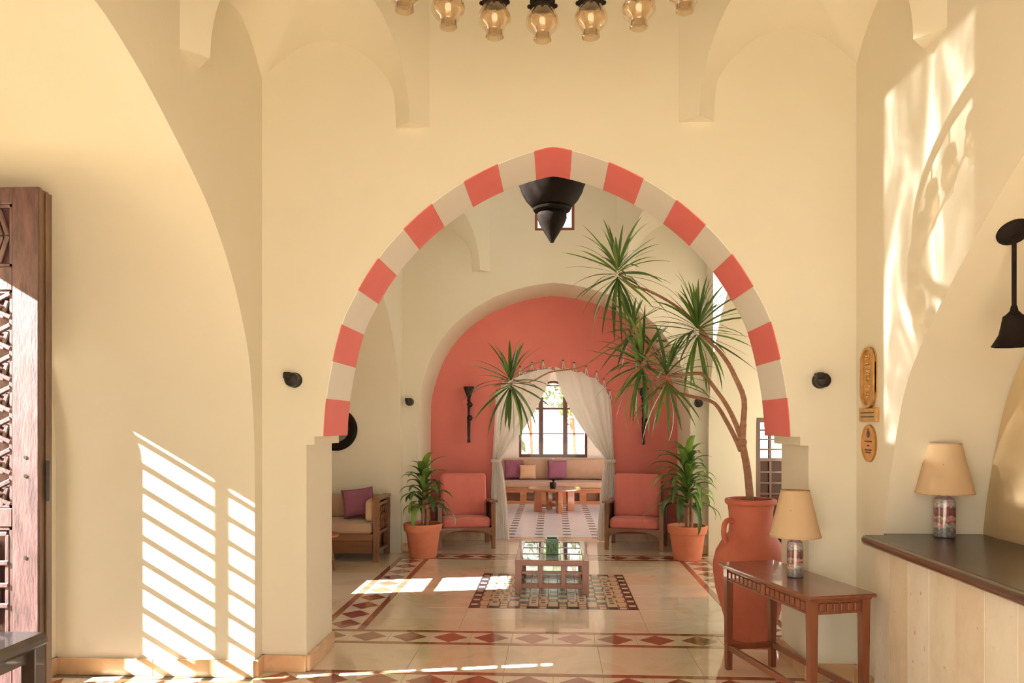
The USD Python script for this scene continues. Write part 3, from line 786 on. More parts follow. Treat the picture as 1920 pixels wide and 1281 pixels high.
# the long middle panel: interlaced straps and pointed bosses
zz = 1.245
k = 0
while zz < 2.40:
    for sgn in (-1, 1):
        xa, xb = (PX1 - 0.01, cx) if sgn > 0 else (PX0 + 0.01, cx)
        part('strap', strap((xa, min(zz + 0.15, 2.41)), (xb, max(zz + 0.04, 1.26))), M['door_wood'], d1)
        part('strap', strap((xa, zz + 0.02), (xb, min(zz + 0.13, 2.41))), M['door_wood'], d1)
        x3 = xa - sgn * 0.055
        part('strap', strap((x3, zz + 0.015), (x3 + sgn * 0.035, min(zz + 0.115, 2.41)), 0.018), M['door_wood'], d1)
        if zz + 0.10 < 2.40:
            part('boss', trimesh.Trimesh([(xa, LY0 + 0.02, zz + 0.075), (xa - sgn * 0.10, LY0 + 0.02, zz + 0.125), (xa - sgn * 0.10, LY0 + 0.02, zz + 0.045), (xa - sgn * 0.07, LY0 - 0.016, zz + 0.083), (xa - sgn * 0.15, LY0 + 0.02, zz + 0.085)]).convex_hull, M['door_wood'], d1, smooth=False)
    zz += 0.168
    k += 1
for k in range(3):                                              # key pattern below
    d = 0.03 + k * 0.055
    x0, x1, z0, z1 = PX0 + d, PX1 - d, 0.53 + d, 1.135 - d
    part('key_frame', cat(strap((x0, z0), (x1, z0), 0.02), strap((x0, z1), (x1, z1), 0.02), strap((x0, z0), (x0, z1), 0.02), strap((x1, z0), (x1, z1), 0.02)), M['door_wood'], d1)
for z in (0.72, 0.83, 0.95):
    part('strap', strap((PX1 - 0.02, z), (PX1 - 0.14, z), 0.03), M['door_wood'], d1)
for sgn in (-1, 1):                                                  # hexagon above
    xa = PX1 if sgn > 0 else PX0
    for dx in (0.03, 0.065):
        part('strap', strap((xa - sgn * (dx + 0.05), 2.57), (xa - sgn * dx, 2.715), 0.02), M['door_wood'], d1)
        part('strap', strap((xa - sgn * (dx + 0.05), 2.86), (xa - sgn * dx, 2.715), 0.02), M['door_wood'], d1)
for z in (1.42, 1.52, 0.98):
    part('stud', move(trimesh.creation.cylinder(0.010, 0.003, sections=12), (-2.83, LY0 - 0.0005, z), rx=math.pi / 2), M['iron'], d1)
part('lock_plate', box(LX1 + 0.011, LX1 + 0.016, 3.985, 4.015, 1.28, 1.50, 0.002), M['iron'], d1)

# ------------------------------------------------------------------ light fittings on the walls
SP = move(cat(lathe([(0.0, 0), (0.052, 0), (0.052, 0.012), (0.046, 0.02), (0.048, 0.075), (0.044, 0.088), (0.03, 0.097), (0.0, 0.099)], 24)), (0, 0, 0), rx=math.pi / 2)


def spot(loc, label, first=[None]):
    if first[0] is None:
        t = first[0] = thing('wall_spotlight', label, 'spotlight', loc, 0, 'small black wall spotlights')
        part('housing', SP, M['iron'], t)
        part('visor', box(-0.05, 0.0, -0.105, -0.03, 0.005, 0.050, 0.008), M['iron'], t)
        return t
    return dup(first[0], label, loc, 0)


spot((-1.77, 5.15, 2.0), 'small black wall spotlight left of the banded arch')
spot((1.762, 5.15, 1.985), 'small black wall spotlight right of the banded arch')
spot((-1.90, 10.06, 1.99), 'small black wall spotlight beside the left end of the far plain arch')
spot((1.89, 10.06, 1.968), 'small black wall spotlight beside the right end of the far plain arch')


def torch(loc, label, first=[None]):
    if first[0] is None:
        t = first[0] = thing('wall_torch', label, 'wall torch', loc, 0, 'iron torches on the salmon wall')
        part('shaft', move(lathe([(0, 0), (0.02, 0.005), (0.025, 0.03), (0.017, 0.06), (0.021, 0.15), (0.024, 0.33), (0.018, 0.36), (0.026, 0.38), (0.016, 0.40), (0.016, 0.60), (0.03, 0.62), (0.016, 0.64)], 16), (0, -0.09, 0)), M['iron'], t)
        for z in (0.36, 0.555):
            part('knob', move(trimesh.creation.icosphere(2, 0.042), (0.015, -0.10, z)), M['iron'], t)
        part('cup', move(lathe([(0, 0.63), (0.018, 0.63), (0.04, 0.70), (0.075, 0.79), (0.078, 0.815), (0.066, 0.815), (0.06, 0.79), (0, 0.72)], 20), (0, -0.09, 0)), M['iron'], t)
        for z in (0.2, 0.5):
            part('bracket', box(-0.012, 0.012, -0.09, 0, z - 0.012, z + 0.012, 0.003), M['iron'], t)
        return t
    return dup(first[0], label, loc, 0)


torch((-1.22, YA, 1.425), 'black iron wall torch on the salmon wall above the left armchair')
torch((1.292, YA, 1.40), 'black iron wall torch on the salmon wall above the right armchair, behind the palm leaves')

# ------------------------------------------------------------------ chandelier of glass globes
CHX, CHZ = -0.0, 3.672
ch = thing('chandelier', 'ring chandelier of clear amber glass globes in dark metal collars', 'chandelier', (CHX, C1, CHZ))
GL = lathe([(0.040, 0.0), (0.046, 0.002), (0.044, 0.03), (0.052, 0.042), (0.074, 0.062), (0.085, 0.090), (0.082, 0.118), (0.066, 0.148), (0.054, 0.168), (0.050, 0.180)], 32)
CO = lathe([(0.0, 0.215), (0.062, 0.215), (0.066, 0.20), (0.060, 0.178), (0.066, 0.172), (0.056, 0.168), (0.052, 0.172), (0.0, 0.19)], 24)
RR = 0.95
for k in range(24):
    a = math.radians(90 + 3.3 + k * 15)
    p = (RR * math.cos(a), RR * math.sin(a), 0)
    part('globe', move(GL, p), M['globe'], ch)
    g = [move(CO, p)]
    for q in range(8):
        b = q * math.pi / 4
        g.append(move(trimesh.creation.icosphere(1, 0.011), (p[0] + 0.068 * math.cos(b), p[1] + 0.068 * math.sin(b), 0.178)))
    part('collar', cat(g), M['bronze'], ch)
    part('hanger', tube([(p[0], p[1], 0.21), (p[0], p[1], 0.34)], 0.008), M['bronze'], ch)
part('ring', cat(lathe([(RR - 0.02, 0.33), (RR + 0.02, 0.33), (RR + 0.02, 0.39), (RR - 0.02, 0.39), (RR - 0.02, 0.33)], 64)), M['bronze'], ch)
for k in range(6):
    a = k * math.pi / 3
    part('spoke', tube([(0, 0, 0.9), (RR * math.cos(a), RR * math.sin(a), 0.38)], 0.01), M['bronze'], ch)
part('rod', tube([(0, 0, 0.85), (0, 0, TOP + 1.39 - CHZ)], 0.014), M['bronze'], ch)

# dark bowl lamp of the second room
bl = thing('hanging_bowl_lamp', 'large black turned bowl lamp with a pointed finial hanging beyond the arch', 'pendant lamp', (-0.012, C2, 3.575))
part('finial', lathe([(0.0, 0.0), (0.018, 0.002), (0.035, 0.035), (0.085, 0.115), (0.13, 0.19), (0.155, 0.255), (0.152, 0.295), (0.13, 0.325), (0.11, 0.33)], 40), M['bronze'], bl)
part('collar', lathe([(0.11, 0.315), (0.19, 0.33), (0.20, 0.35), (0.17, 0.365), (0.11, 0.365)], 40), M['bronze'], bl)
part('bowl', lathe([(0.0, 0.345), (0.15, 0.355), (0.215, 0.38), (0.27, 0.44), (0.315, 0.52), (0.335, 0.585), (0.345, 0.60), (0.345, 0.64), (0.33, 0.64), (0.30, 0.56), (0.0, 0.42)], 48), M['bronze'], bl)
for k in range(3):
    a = k * 2 * math.pi / 3 + 0.4
    part('chain', tube([(0.33 * math.cos(a), 0.33 * math.sin(a), 0.63), (0, 0, 1.5)], 0.008), M['bronze'], bl)
part('rod', tube([(0, 0, 1.48), (0, 0, TOP + 1.39 - 3.575)], 0.012), M['bronze'], bl)

# bell lamp under the niche arch
be = thing('bell_lamp', 'dark bronze bell lamp on a rod under the arch over the counter', 'pendant lamp', (2.16, 3.70, 2.065))
part('bell', lathe([(0.0, 0.145), (0.030, 0.15), (0.046, 0.14), (0.053, 0.10), (0.062, 0.055), (0.085, 0.015), (0.094, 0.0), (0.088, -0.002), (0.056, 0.05), (0.046, 0.10), (0.0, 0.12)], 36), M['bronze'], be)
part('cap', lathe([(0, 0.19), (0.012, 0.19), (0.018, 0.165), (0.034, 0.148), (0, 0.146)], 24), M['bronze'], be)
part('rod', tube([(0, 0, 0.16), (0, 0, 0.55)], 0.0105), M['bronze'], be)
part('canopy', move(lathe([(0, -0.03), (0.02, -0.035), (0.055, -0.02), (0.075, 0.0), (0.075, 0.012), (0, 0.012)], 32), (0, 0, 0.535), rx=-math.atan(0.85)), M['bronze'], be)

# ------------------------------------------------------------------ plaques on the right wall
XP = HW
ca = thing('cartouche_plaque', 'tall gold cartouche plaque with relief signs standing on its plinth, on the white right wall', 'plaque', (XP, 4.925, 1.80))
st = lambda w, h, n=16: np.vstack([[(w / 2 * math.cos(a), h - w / 2 + w / 2 * math.sin(a)) for a in np.linspace(0, math.pi, n)], [(w / 2 * math.cos(a), w / 2 + w / 2 * math.sin(a)) for a in np.linspace(math.pi, 2 * math.pi, n)]])
part('plate', ext_x(st(0.20, 0.385), -0.016, 0), M['gold'], ca)
part('rim', ext_x(st(0.20, 0.385), -0.028, -0.008) - ext_x(st(0.16, 0.345) + [0, 0.02], -0.05, 0.01), M['gold'], ca)
r2 = random.Random(3)
for k in range(6):                                                  # raised signs, one under another
    z = 0.065 + k * 0.048
    g = [box(-0.026, -0.014, -0.012 - 0.02 * r2.random(), 0.012 + 0.02 * r2.random(), z, z + 0.010, 0.002), move(trimesh.creation.icosphere(1, 0.011), (-0.018, (r2.random() - 0.5) * 0.06, z + 0.024)), box(-0.026, -0.014, -0.03, -0.02, z + 0.01, z + 0.034, 0.002) if k % 2 else box(-0.026, -0.014, 0.018, 0.03, z + 0.008, z + 0.034, 0.002)]
    part('relief_sign', cat(g), M['brass'], ca)
part('plinth', box(-0.022, 0, -0.13, 0.13, -0.085, 0.0, 0.004), M['gold'], ca)
for z in (-0.03, -0.055):
    part('line', box(-0.0235, -0.020, -0.10, 0.10, z - 0.004, z + 0.004), M['ink'], ca)
ov = thing('oval_plaque', 'oval copper-coloured plaque with a small dark emblem below the cartouche', 'plaque', (XP, 4.932, 1.577))
el = np.array([(0.105 * math.cos(a), 0.118 * math.sin(a)) for a in np.linspace(0, 2 * math.pi, 40, endpoint=False)])
part('plate', ext_x(el, -0.012, 0), M['oval'], ov)
part('rim', ext_x(el, -0.016, -0.002) - ext_x(el * 0.92, -0.05, 0.01), M['brass'], ov)
part('emblem', cat(ext_x_m if False else trimesh.creation.icosphere(2, 0.001), move(trimesh.creation.cylinder(0.022, 0.003, sections=24), (-0.013, 0, 0.058), ry=math.pi / 2), box(-0.0145, -0.0115, -0.008, 0.02, 0.082, 0.090)), M['ink'], ov)
for z, w in ((0.012, 0.11), (-0.014, 0.035), (-0.042, 0.10), (-0.058, 0.08)):
    part('lettering', cat([box(-0.0135, -0.0115, y, y + w * 0.10, z - 0.0045, z + 0.0045) for y in np.linspace(-w / 2, w / 2 - w * 0.1, 7)]), M['ink'], ov)

# ------------------------------------------------------------------ reception counter with lamp
co = thing('reception_counter', 'reception counter of upright travertine slabs under a dark polished wooden top', 'counter', (0, 0, 0))
CZ = 1.04
poly = [(1.835, 1.2), (2.575, 1.2), (2.575, 4.715), (2.002, 4.715), (2.002, 4.655), (1.875, 4.655), (1.848, 4.643), (1.835, 4.61)]
top = ext_z(poly, CZ - 0.045, CZ)
part('counter_top', cat(box(1.835, 2.568, 1.2, 4.655, CZ - 0.05, CZ, 0.016), box(1.99, 2.568, 4.6, 4.710, CZ - 0.049, CZ - 0.0008, 0.002)), M['dark_wood'], co)
part('edge_moulding', tube([(1.845, 1.2, CZ - 0.028), (1.845, 4.60, CZ - 0.028), (1.855, 4.64, CZ - 0.028), (1.89, 4.652, CZ - 0.028), (1.995, 4.652, CZ - 0.028)], 0.027, 14), M['edge_wood'], co)
ys = [4.635, 4.43, 4.20, 3.97, 3.72, 3.47, 3.23, 2.98, 2.73, 2.48, 2.23, 1.98, 1.73, 1.48, 1.22]
for k in range(len(ys) - 1):
    d = 0.003 * rng.random()
    part('travertine_slab', box(1.90 + d, 1.94, ys[k + 1] + 0.0015, ys[k] - 0.0015, 0.0, CZ - 0.05, 0.002), M['travertine'][k % 3], co, smooth=False)
part('travertine_slab', box(1.945, 1.998, 4.60, 4.635, 0.0, CZ - 0.05, 0.002), M['travertine'][1], co, smooth=False)
part('carcass', box(1.942, 1.99, 1.22, 4.59, 0.0, CZ - 0.05), M['old_wood']['z'], co)


def lamp(loc, label, br=1.0, rz=0):
    sc = 1.0
    t = thing('table_lamp', label, 'lamp', loc, rz)
    part('bottle', lathe([(0, 0), (0.050 * br, 0), (0.055 * br, 0.006), (0.055 * br, 0.20), (0.050 * br, 0.222), (0.022, 0.238), (0.02, 0.25), (0, 0.25)], 32), M['sand_glass'], t)
    part('neck', lathe([(0, 0.25 * sc), (0.022 * sc, 0.25 * sc), (0.022 * sc, 0.27 * sc), (0.012 * sc, 0.275 * sc), (0.012 * sc, 0.36 * sc), (0, 0.36 * sc)], 20), M['brass'], t)
    b, h, r0, r1 = 0.258, 0.285, 0.155, 0.087
    part('shade', lathe([(r0, b), (r1, b + h), (r1 - 0.003, b + h), (r0 - 0.003, b), (r0, b)], 48), M['shade'], t)
    for rr, zz_ in ((r0, b), (r1, b + h)):
        part('shade_rim', lathe([(rr + .001, zz_ - .003), (rr + .001, zz_ + .004), (rr - .004, zz_ + .004), (rr - .004, zz_ - .003), (rr + .001, zz_ - .003)], 48), M['tan_cloth'], t)
    part('bulb', move(trimesh.creation.icosphere(2, 0.028 * sc), (0, 0, 0.385 * sc)), M['tile_white'], t)
    for k in range(3):
        a = k * 2 * math.pi / 3
        part('spoke', tube([(0.012, 0, 0.355 * sc), ((r1 + 0.03) * math.cos(a), (r1 + 0.03) * math.sin(a), b + h * 0.6)], 0.0025, 6), M['brass'], t)
    return t


lamp((2.28, 4.575, CZ), 'table lamp with a cream cone shade and layered sand bottle on the counter', 1.06)

# ------------------------------------------------------------------ console table with lamp
cs = thing('console_table', 'narrow reddish wooden console table with carved apron in front of the clay jar', 'console table', (1.497, 4.918, 0), -75.5)
L, W, Hc = 1.10, 0.43, 0.735
part('table_top', cat(box(-L / 2, L / 2, -W / 2, W / 2, Hc - 0.022, Hc, 0.006), box(-L / 2 + 0.02, L / 2 - 0.02, -W / 2 + 0.02, W / 2 - 0.02, Hc - 0.036, Hc - 0.02, 0.004)), M['red_wood']['x'], cs)
lx, ly = L / 2 - 0.055, W / 2 - 0.05
for sx in (-1, 1):
    for sy in (-1, 1):
        m = trimesh.Trimesh([(sx * lx + a * w, sy * ly + b * w, z) for a in (-1, 1) for b in (-1, 1) for z, w in ((0, 0.019), (Hc - 0.036, 0.025))]).convex_hull
        part('leg', m, M['red_wood']['z'], cs, smooth=False)
for sy in (-1, 1):
    part('apron', box(-lx + 0.024, lx - 0.024, sy * ly - 0.012, sy * ly + 0.012, Hc - 0.115, Hc - 0.036, 0.003), M['red_wood']['x'], cs)
    part('moulding', box(-lx, lx, sy * (ly + 0.014) - 0.006, sy * (ly + 0.014) + 0.006, Hc - 0.118, Hc - 0.106, 0.003), M['red_wood']['x'], cs)
    for k in range(17):
        x = -lx + 0.06 + k * (2 * lx - 0.12) / 16
        if k == 8:
            part('carved_block', box(x - 0.022, x + 0.022, sy * (ly + 0.017) - 0.008, sy * (ly + 0.017) + 0.008, Hc - 0.112, Hc - 0.040, 0.003), M['red_wood']['z'], cs)
        else:
            part('carved_block', box(x - 0.018, x + 0.018, sy * (ly + 0.016) - 0.007, sy * (ly + 0.016) + 0.007, Hc - 0.098, Hc - 0.05, 0.004), M['red_wood']['z'], cs)
    part('stretcher', box(-lx + 0.02, lx - 0.02, sy * ly - 0.012, sy * ly + 0.012, 0.135, 0.175, 0.003), M['red_wood']['x'], cs)
for sx in (-1, 1):
    part('apron', box(sx * lx - 0.012, sx * lx + 0.012, -ly + 0.024, ly - 0.024, Hc - 0.115, Hc - 0.036, 0.003), M['red_wood']['y'], cs)
    for k in range(6):
        y = -ly + 0.055 + k * (2 * ly - 0.11) / 5
        part('carved_block', box(sx * (lx + 0.016) - 0.007, sx * (lx + 0.016) + 0.007, y - 0.017, y + 0.017, Hc - 0.098, Hc - 0.05, 0.004), M['red_wood']['z'], cs)
    part('stretcher', box(sx * lx - 0.012, sx * lx + 0.012, -ly + 0.02, ly - 0.02, 0.135, 0.175, 0.003), M['red_wood']['y'], cs)
lamp((1.525, 4.90, Hc), 'table lamp with a cream cone shade and red sand bottle on the console table', 0.9)

# ------------------------------------------------------------------ plants
def blade(base, az, el, length, width, droop, seg=7, fold=0.25, twist=0.0):
    """A long leaf that leaves base at azimuth az and elevation el and bends down."""
    s = np.linspace(0, 1, seg + 1)
    e = el - droop * s ** 1.4
    step = length / seg
    d = np.stack([np.cos(e) * math.cos(az), np.cos(e) * math.sin(az), np.sin(e)], 1)
    p = np.vstack([[0, 0, 0], np.cumsum(d[:-1] * step, axis=0)]) + base
    side = np.array([-math.sin(az), math.cos(az), 0])
    up = np.cross(d, side)
    w = width * np.clip(np.sin(np.pi * np.clip(s * 0.9 + 0.12, 0, 1)), 0.0, 1) ** 0.75
    w[-1] = width * 0.03
    c, sn = math.cos(twist), math.sin(twist)
    side2 = side * c + up * sn
    Lp, Rp = p + side2 * w[:, None] / 2 + up * (fold * w / 2)[:, None], p - side2 * w[:, None] / 2 + up * (fold * w / 2)[:, None]
    return grid(np.stack([Lp, p, Rp], 1))


def rosette(t, tip, direction, n, length, width, seed, droop=(0.5, 1.6), spread=(-0.5, 1.4)):
    r = random.Random(seed)
    direction = np.array(direction, float) / np.linalg.norm(direction)
    for k in range(n):
        f = k / n
        az = k * 2.39996 + r.uniform(-0.2, 0.2)
        el = spread[0] + (spread[1] - spread[0]) * f ** 0.8 + r.uniform(-0.12, 0.12)
        ln = length * (1.0 - 0.25 * f) * r.uniform(0.82, 1.1)
        b = np.array(tip) - direction * (0.16 * (1 - f)) + np.array([math.cos(az), math.sin(az), 0]) * 0.012
        part('leaf', blade(b, az, el, ln, width * r.uniform(0.85, 1.1), r.uniform(*droop) * (1 - 0.45 * f), twist=r.uniform(-0.4, 0.4)), M['leaf'][(0, 0, 1, 1, 2)[r.randrange(5)]], t, smooth=True)


# the tall one in the clay jar
JX, JY = 1.572, 6.17
jar = thing('clay_jar', 'tall terracotta amphora with small loop handles holding the branching dragon tree', 'jar', (JX, JY, 0))
part('body', lathe([(0, 0), (0.17, 0), (0.175, 0.02), (0.185, 0.08), (0.225, 0.22), (0.272, 0.38), (0.292, 0.52), (0.290, 0.60), (0.268, 0.69), (0.225, 0.765), (0.186, 0.815), (0.170, 0.84), (0.166, 0.90), (0.170, 1.0), (0.178, 1.05), (0.182, 1.065), (0.17, 1.05), (0.155, 0.98), (0.0, 0.98)], 56), M['amphora'], jar)
part('rim', lathe([(0.176, 1.055), (0.19, 1.06), (0.20, 1.075), (0.20, 1.095), (0.19, 1.105), (0.165, 1.105), (0.160, 1.09), (0.165, 1.05), (0.176, 1.055)], 56), M['amphora'], jar)
for a in (math.radians(200), math.radians(20)):
    c, s = math.cos(a), math.sin(a)
    part('handle', tube([(c * r, s * r, z) for r, z in curve([(0.165, 0.925), (0.205, 0.94), (0.24, 0.90), (0.245, 0.84), (0.225, 0.765), (0.215, 0.74)], 14)], 0.021, 10), M['amphora'], jar)
part('soil', move(trimesh.creation.cylinder(0.152, 0.02, sections=32), (0, 0, 1.0)), M['soil'], jar)
tr = thing('dragon_tree', 'branching dragon tree with spiky narrow leaves rising from the clay jar', 'tree', (0, 0, 0))


def P(px, py, Y):
    return at(px, py, Y)


T0 = np.array([JX + 0.0, JY, 1.0])
fork = P(1392, 822, 6.15)
stem_main = curve([T0, P(1401, 880, 6.17), fork, P(1396, 760, 6.1), P(1375, 700, 6.05), P(1345, 655, 6.2), P(1312, 628, 6.32)], 26)
part('trunk', tube(stem_main[:12], np.linspace(0.032, 0.026, 12), 10), M['stem'], tr)
part('knot', move(trimesh.creation.icosphere(2, 0.036), fork + [0, 0, -0.03]), M['stem'], tr)
part('branch', tube(stem_main[11:], np.linspace(0.024, 0.012, 15), 8), M['stem'], tr)
b2 = curve([stem_main[-3], P(1290, 592, 6.4), P(1255, 566, 6.5), P(1215, 545, 6.6), P(1185, 535, 6.6), P(1162, 512, 6.6)], 26)
part('branch', tube(b2, np.linspace(0.013, 0.010, 26), 8), M['stem'], tr)
b5 = curve([fork + [0, 0, -0.04], P(1372, 778, 6.2), P(1345, 735, 6.25), P(1310, 700, 6.3), P(1262, 705, 6.3), P(1250, 690, 6.3)], 20)
part('branch', tube(b5, np.linspace(0.022, 0.012, 20), 8), M['stem'], tr)
b3 = curve([fork + [-0.01, 0.01, -0.1], P(1362, 790, 6.3), P(1338, 755, 6.45), P(1290, 742, 6.5), P(1230, 725, 6.55), P(1205, 700, 6.55)], 20)
part('branch', tube(b3, np.linspace(0.020, 0.011, 20), 8), M['stem'], tr)
b4 = curve([P(1250, 640, 6.6), P(1190, 640, 6.75), P(1140, 657, 6.85), P(1085, 690, 6.95), P(1035, 697, 7.0), P(985, 718, 7.0), P(962, 712, 7.0)], 22)
part('branch', tube(b4, np.linspace(0.010, 0.006, 22), 7), M['stem'], tr)
for i, (tip, n, ln, w, seed) in enumerate(((P(1158, 495, 6.6), 58, 0.56, 0.027, 1), (P(1308, 600, 6.32), 68, 0.55, 0.028, 2), (P(1205, 665, 6.55), 58, 0.54, 0.028, 3), (P(957, 700, 7.0), 40, 0.52, 0.037, 4), (P(1250, 690, 6.3), 44, 0.50, 0.027, 5), (P(1185, 600, 6.6), 28, 0.42, 0.027, 6))):
    rosette(tr, tip, (0, 0, 1), n, ln, w, seed, droop=(0.15, 1.15), spread=(-1.38, 1.3) if i != 1 else (-1.25, 1.42))


def pot_plant(loc, label, plabel, height, spread, n, seed, potr=0.245):
    p = thing('terracotta_pot', plabel, 'pot', loc)
    h = 0.43
    k = potr / 0.245
    part('body', lathe([(0, 0), (0.165 * k, 0), (0.172 * k, 0.01), (0.215 * k, h - 0.10), (0.215 * k, h - 0.09), (0.205 * k, h - 0.09), (0.20 * k, h - 0.06), (0, h - 0.06)], 40), M['terracotta'], p)
    part('rim', lathe([(0.214 * k, h - 0.10), (0.236 * k, h - 0.095), (0.25 * k, h - 0.012), (0.246 * k, h), (0.222 * k, h), (0.206 * k, h - 0.09), (0.214 * k, h - 0.10)], 40), M['terracotta'], p)
    part('soil', move(trimesh.creation.cylinder(0.207 * k, 0.02, sections=32), (0, 0, h - 0.055)), M['soil'], p)
    r = random.Random(seed)
    t = thing('corn_plant', label, 'plant', (loc[0], loc[1], h - 0.045))
    for q, (dx, hh) in enumerate(((0.0, height - h - 0.18), (0.045, (height - h) * 0.38))):
        part('cane', tube([(dx, 0, 0), (dx + 0.01, 0.01, hh * 0.5), (dx, 0, hh)], [0.026, 0.024, 0.02], 10), M['stem'], t)
    for k in range(n):
        f = k / n
        az = k * 2.39996 + r.uniform(-0.3, 0.3)
        hh = (height - h - 0.18) * (0.28 + 0.72 * f)
        el = 0.35 + 0.95 * f + r.uniform(-0.15, 0.15)
        ln = spread * 1.6 * (1 - 0.35 * f) * r.uniform(0.85, 1.1)
        if math.sin(az) > 0.2 or loc[0] * math.cos(az) > 0.5:
            ln *= 0.72
        part('leaf', blade(np.array([0.02 * math.cos(az), 0.02 * math.sin(az), hh]), az, el, ln, 0.088 * r.uniform(0.85, 1.15), r.uniform(2.1, 3.1) * (1 - 0.42 * f), seg=9, fold=0.3), M['leaf'][(0, 1, 1, 2)[r.randrange(4)]], t, smooth=True)
    return t


pot_plant((-1.66, 9.68, 0), 'corn plant with drooping broad leaves in the left terracotta pot beside the sofa', 'terracotta flower pot between the sofa and the left armchair', 1.34, 0.34, 40, 11)
pot_plant((1.68, 9.66, 0), 'bushy corn plant in the right terracotta pot near the clay jar', 'terracotta flower pot right of the right armchair', 1.50, 0.43, 60, 12)

# ------------------------------------------------------------------ armchairs
def armchair(loc, rz, label, first=[None]):
    if first[0] is not None:
        return dup(first[0], label, loc, rz)
    t = first[0] = thing('armchair', label, 'armchair', loc, rz, 'wooden armchairs with salmon cushions by the curtain')
    w, d = 0.80, 0.62
    x = w / 2 - 0.035
    BWd = M['brown_wood']
    for sx in (-1, 1):
        # front leg: widens upwards, pointed foot
        part('leg', trimesh.Trimesh([(sx * x + a * 0.028, -d / 2 + 0.03 + b, z) for a in (-1, 1) for b, z in ((-0.03, 0.16), (0.035, 0.16), (-0.03, 0.62), (0.035, 0.62))]).convex_hull, BWd['z'], t, smooth=False)
        part('foot', trimesh.Trimesh([(sx * x + a * 0.026, y, z) for a in (-1, 1) for y, z in ((-d / 2 + 0.0, 0.17), (-d / 2 + 0.09, 0.17), (-d / 2 + 0.0, 0.0), (-d / 2 + 0.028, 0.0))]).convex_hull, BWd['z'], t, smooth=False)
        part('leg', trimesh.Trimesh([(sx * x + a * 0.024, y, z) for a in (-1, 1) for y, z in ((d / 2 - 0.02, 0), (d / 2 - 0.055, 0), (d / 2 - 0.09, 0.3), (d / 2 - 0.03, 0.3), (d / 2 - 0.07, 0.62), (d / 2 - 0.02, 0.62))]).convex_hull, BWd['z'], t, smooth=False)
        part('arm', trimesh.Trimesh([(sx * x + a, y, z) for a in (-0.055, 0.055) for y, z in ((-d / 2 - 0.04, 0.632), (-d / 2 - 0.04, 0.662), (d / 2, 0.60), (d / 2, 0.632))]).convex_hull, BWd['y'], t, smooth=False)
        part('side_panel', box(sx * x - 0.012, sx * x + 0.012, -d / 2 + 0.06, d / 2 - 0.06, 0.28, 0.605), M['old_wood']['y'], t)
        part('rail', box(sx * x - 0.02, sx * x + 0.02, -d / 2 + 0.04, d / 2 - 0.05, 0.21, 0.29, 0.004), BWd['y'], t)
    # apron with an arched underside
    xs = np.linspace(-x, x, 21)
    lower = [(a, 0.255 - 0.10 * (abs(a) / x) ** 3) for a in xs]
    part('apron', ext_y([(x, 0.29), (-x, 0.29)] + lower, -d / 2 + 0.005, -d / 2 + 0.03), BWd['x'], t)
    part('seat_board', box(-x, x, -d / 2 + 0.03, d / 2 - 0.06, 0.25, 0.275), BWd['x'], t)
    part('back_frame', move(cat(box(-x + 0.03, x - 0.03, -0.012, 0.012, 0.0, 0.60), ), (0, d / 2 - 0.12, 0.30), rx=-0.14), M['old_wood']['x'], t)
    part('seat_cushion', move(slabcushion(w - 0.13, d - 0.14, 0.145, 0.045), (0, -0.045, 0.277)), M['salmon_cloth'], t, 50)
    part('back_cushion', move(slabcushion(w - 0.16, 0.60, 0.12, 0.05), (0, d / 2 - 0.19, 0.70), rx=math.pi / 2 - 0.16), M['salmon_cloth'], t, 50)
    return t


armchair((-1.24, 10.58, 0), 14, 'wooden armchair with salmon cushions left of the curtained doorway')
armchair((1.15, 10.58, 0), -14, 'wooden armchair with salmon cushions right of the curtained doorway')

# ------------------------------------------------------------------ sofa in the left bay
sofa = thing('sofa', 'wooden sofa with beige cushions and a lattice arm in the left bay', 'sofa', (-2.74, 9.57, 0))
sw, sd = 1.22, 0.66
BWd = M['brown_wood']
part('base', box(-sw / 2, sw / 2 - 0.09, -sd / 2 + 0.05, sd / 2, 0.10, 0.33, 0.004), M['old_wood']['x'], sofa)
part('front_rail', box(-sw / 2, sw / 2 - 0.08, -sd / 2 + 0.02, -sd / 2 + 0.05, 0.26, 0.345, 0.004), BWd['x'], sofa)
part('back_frame', box(-sw / 2, sw / 2, sd / 2 - 0.03, sd / 2, 0.33, 0.74, 0.004), BWd['x'], sofa)
for s in (-1, 1):
    x = s * (sw / 2 - 0.04)
    for y in (-sd / 2 + 0.035, sd / 2 - 0.035):
        part('post', cat([box(x - 0.035, x + 0.035, y - 0.03, y + 0.03, 0, 0.76, 0.003)] + [box(x - 0.030 + 0.02 * q, x - 0.018 + 0.02 * q, y - 0.036, y - 0.028, 0.04, 0.74, 0.002) for q in range(4)]), BWd['z'], sofa)
    part('arm_rail', box(x - 0.05, x + 0.05, -sd / 2, sd / 2, 0.755, 0.79, 0.006), M['old_wood']['y'], sofa)
    for z in (0.12, 0.34, 0.70):
        part('side_rail', box(x - 0.018, x + 0.018, -sd / 2 + 0.06, sd / 2 - 0.06, z - 0.02, z + 0.02, 0.003), BWd['y'], sofa)
    for q in range(4):
        for z in (0.42, 0.52, 0.62):
            y = -sd / 2 + 0.13 + q * 0.13
            part('lattice_slat', bar((x, y - 0.05, z - 0.04), (x, y + 0.05, z + 0.04), 0.02, 0.022, up=(1, 0, 0)), BWd['y'], sofa)
part('seat_cushion', move(slabcushion(sw - 0.18, sd - 0.06, 0.14, 0.04), (0, -0.03, 0.345)), M['beige_cloth'], sofa, 50)
part('back_cushion', move(slabcushion(sw - 0.18, 0.32, 0.12, 0.05), (0, sd / 2 - 0.09, 0.63), rx=math.pi / 2 - 0.12), M['beige_cloth'], sofa, 50)
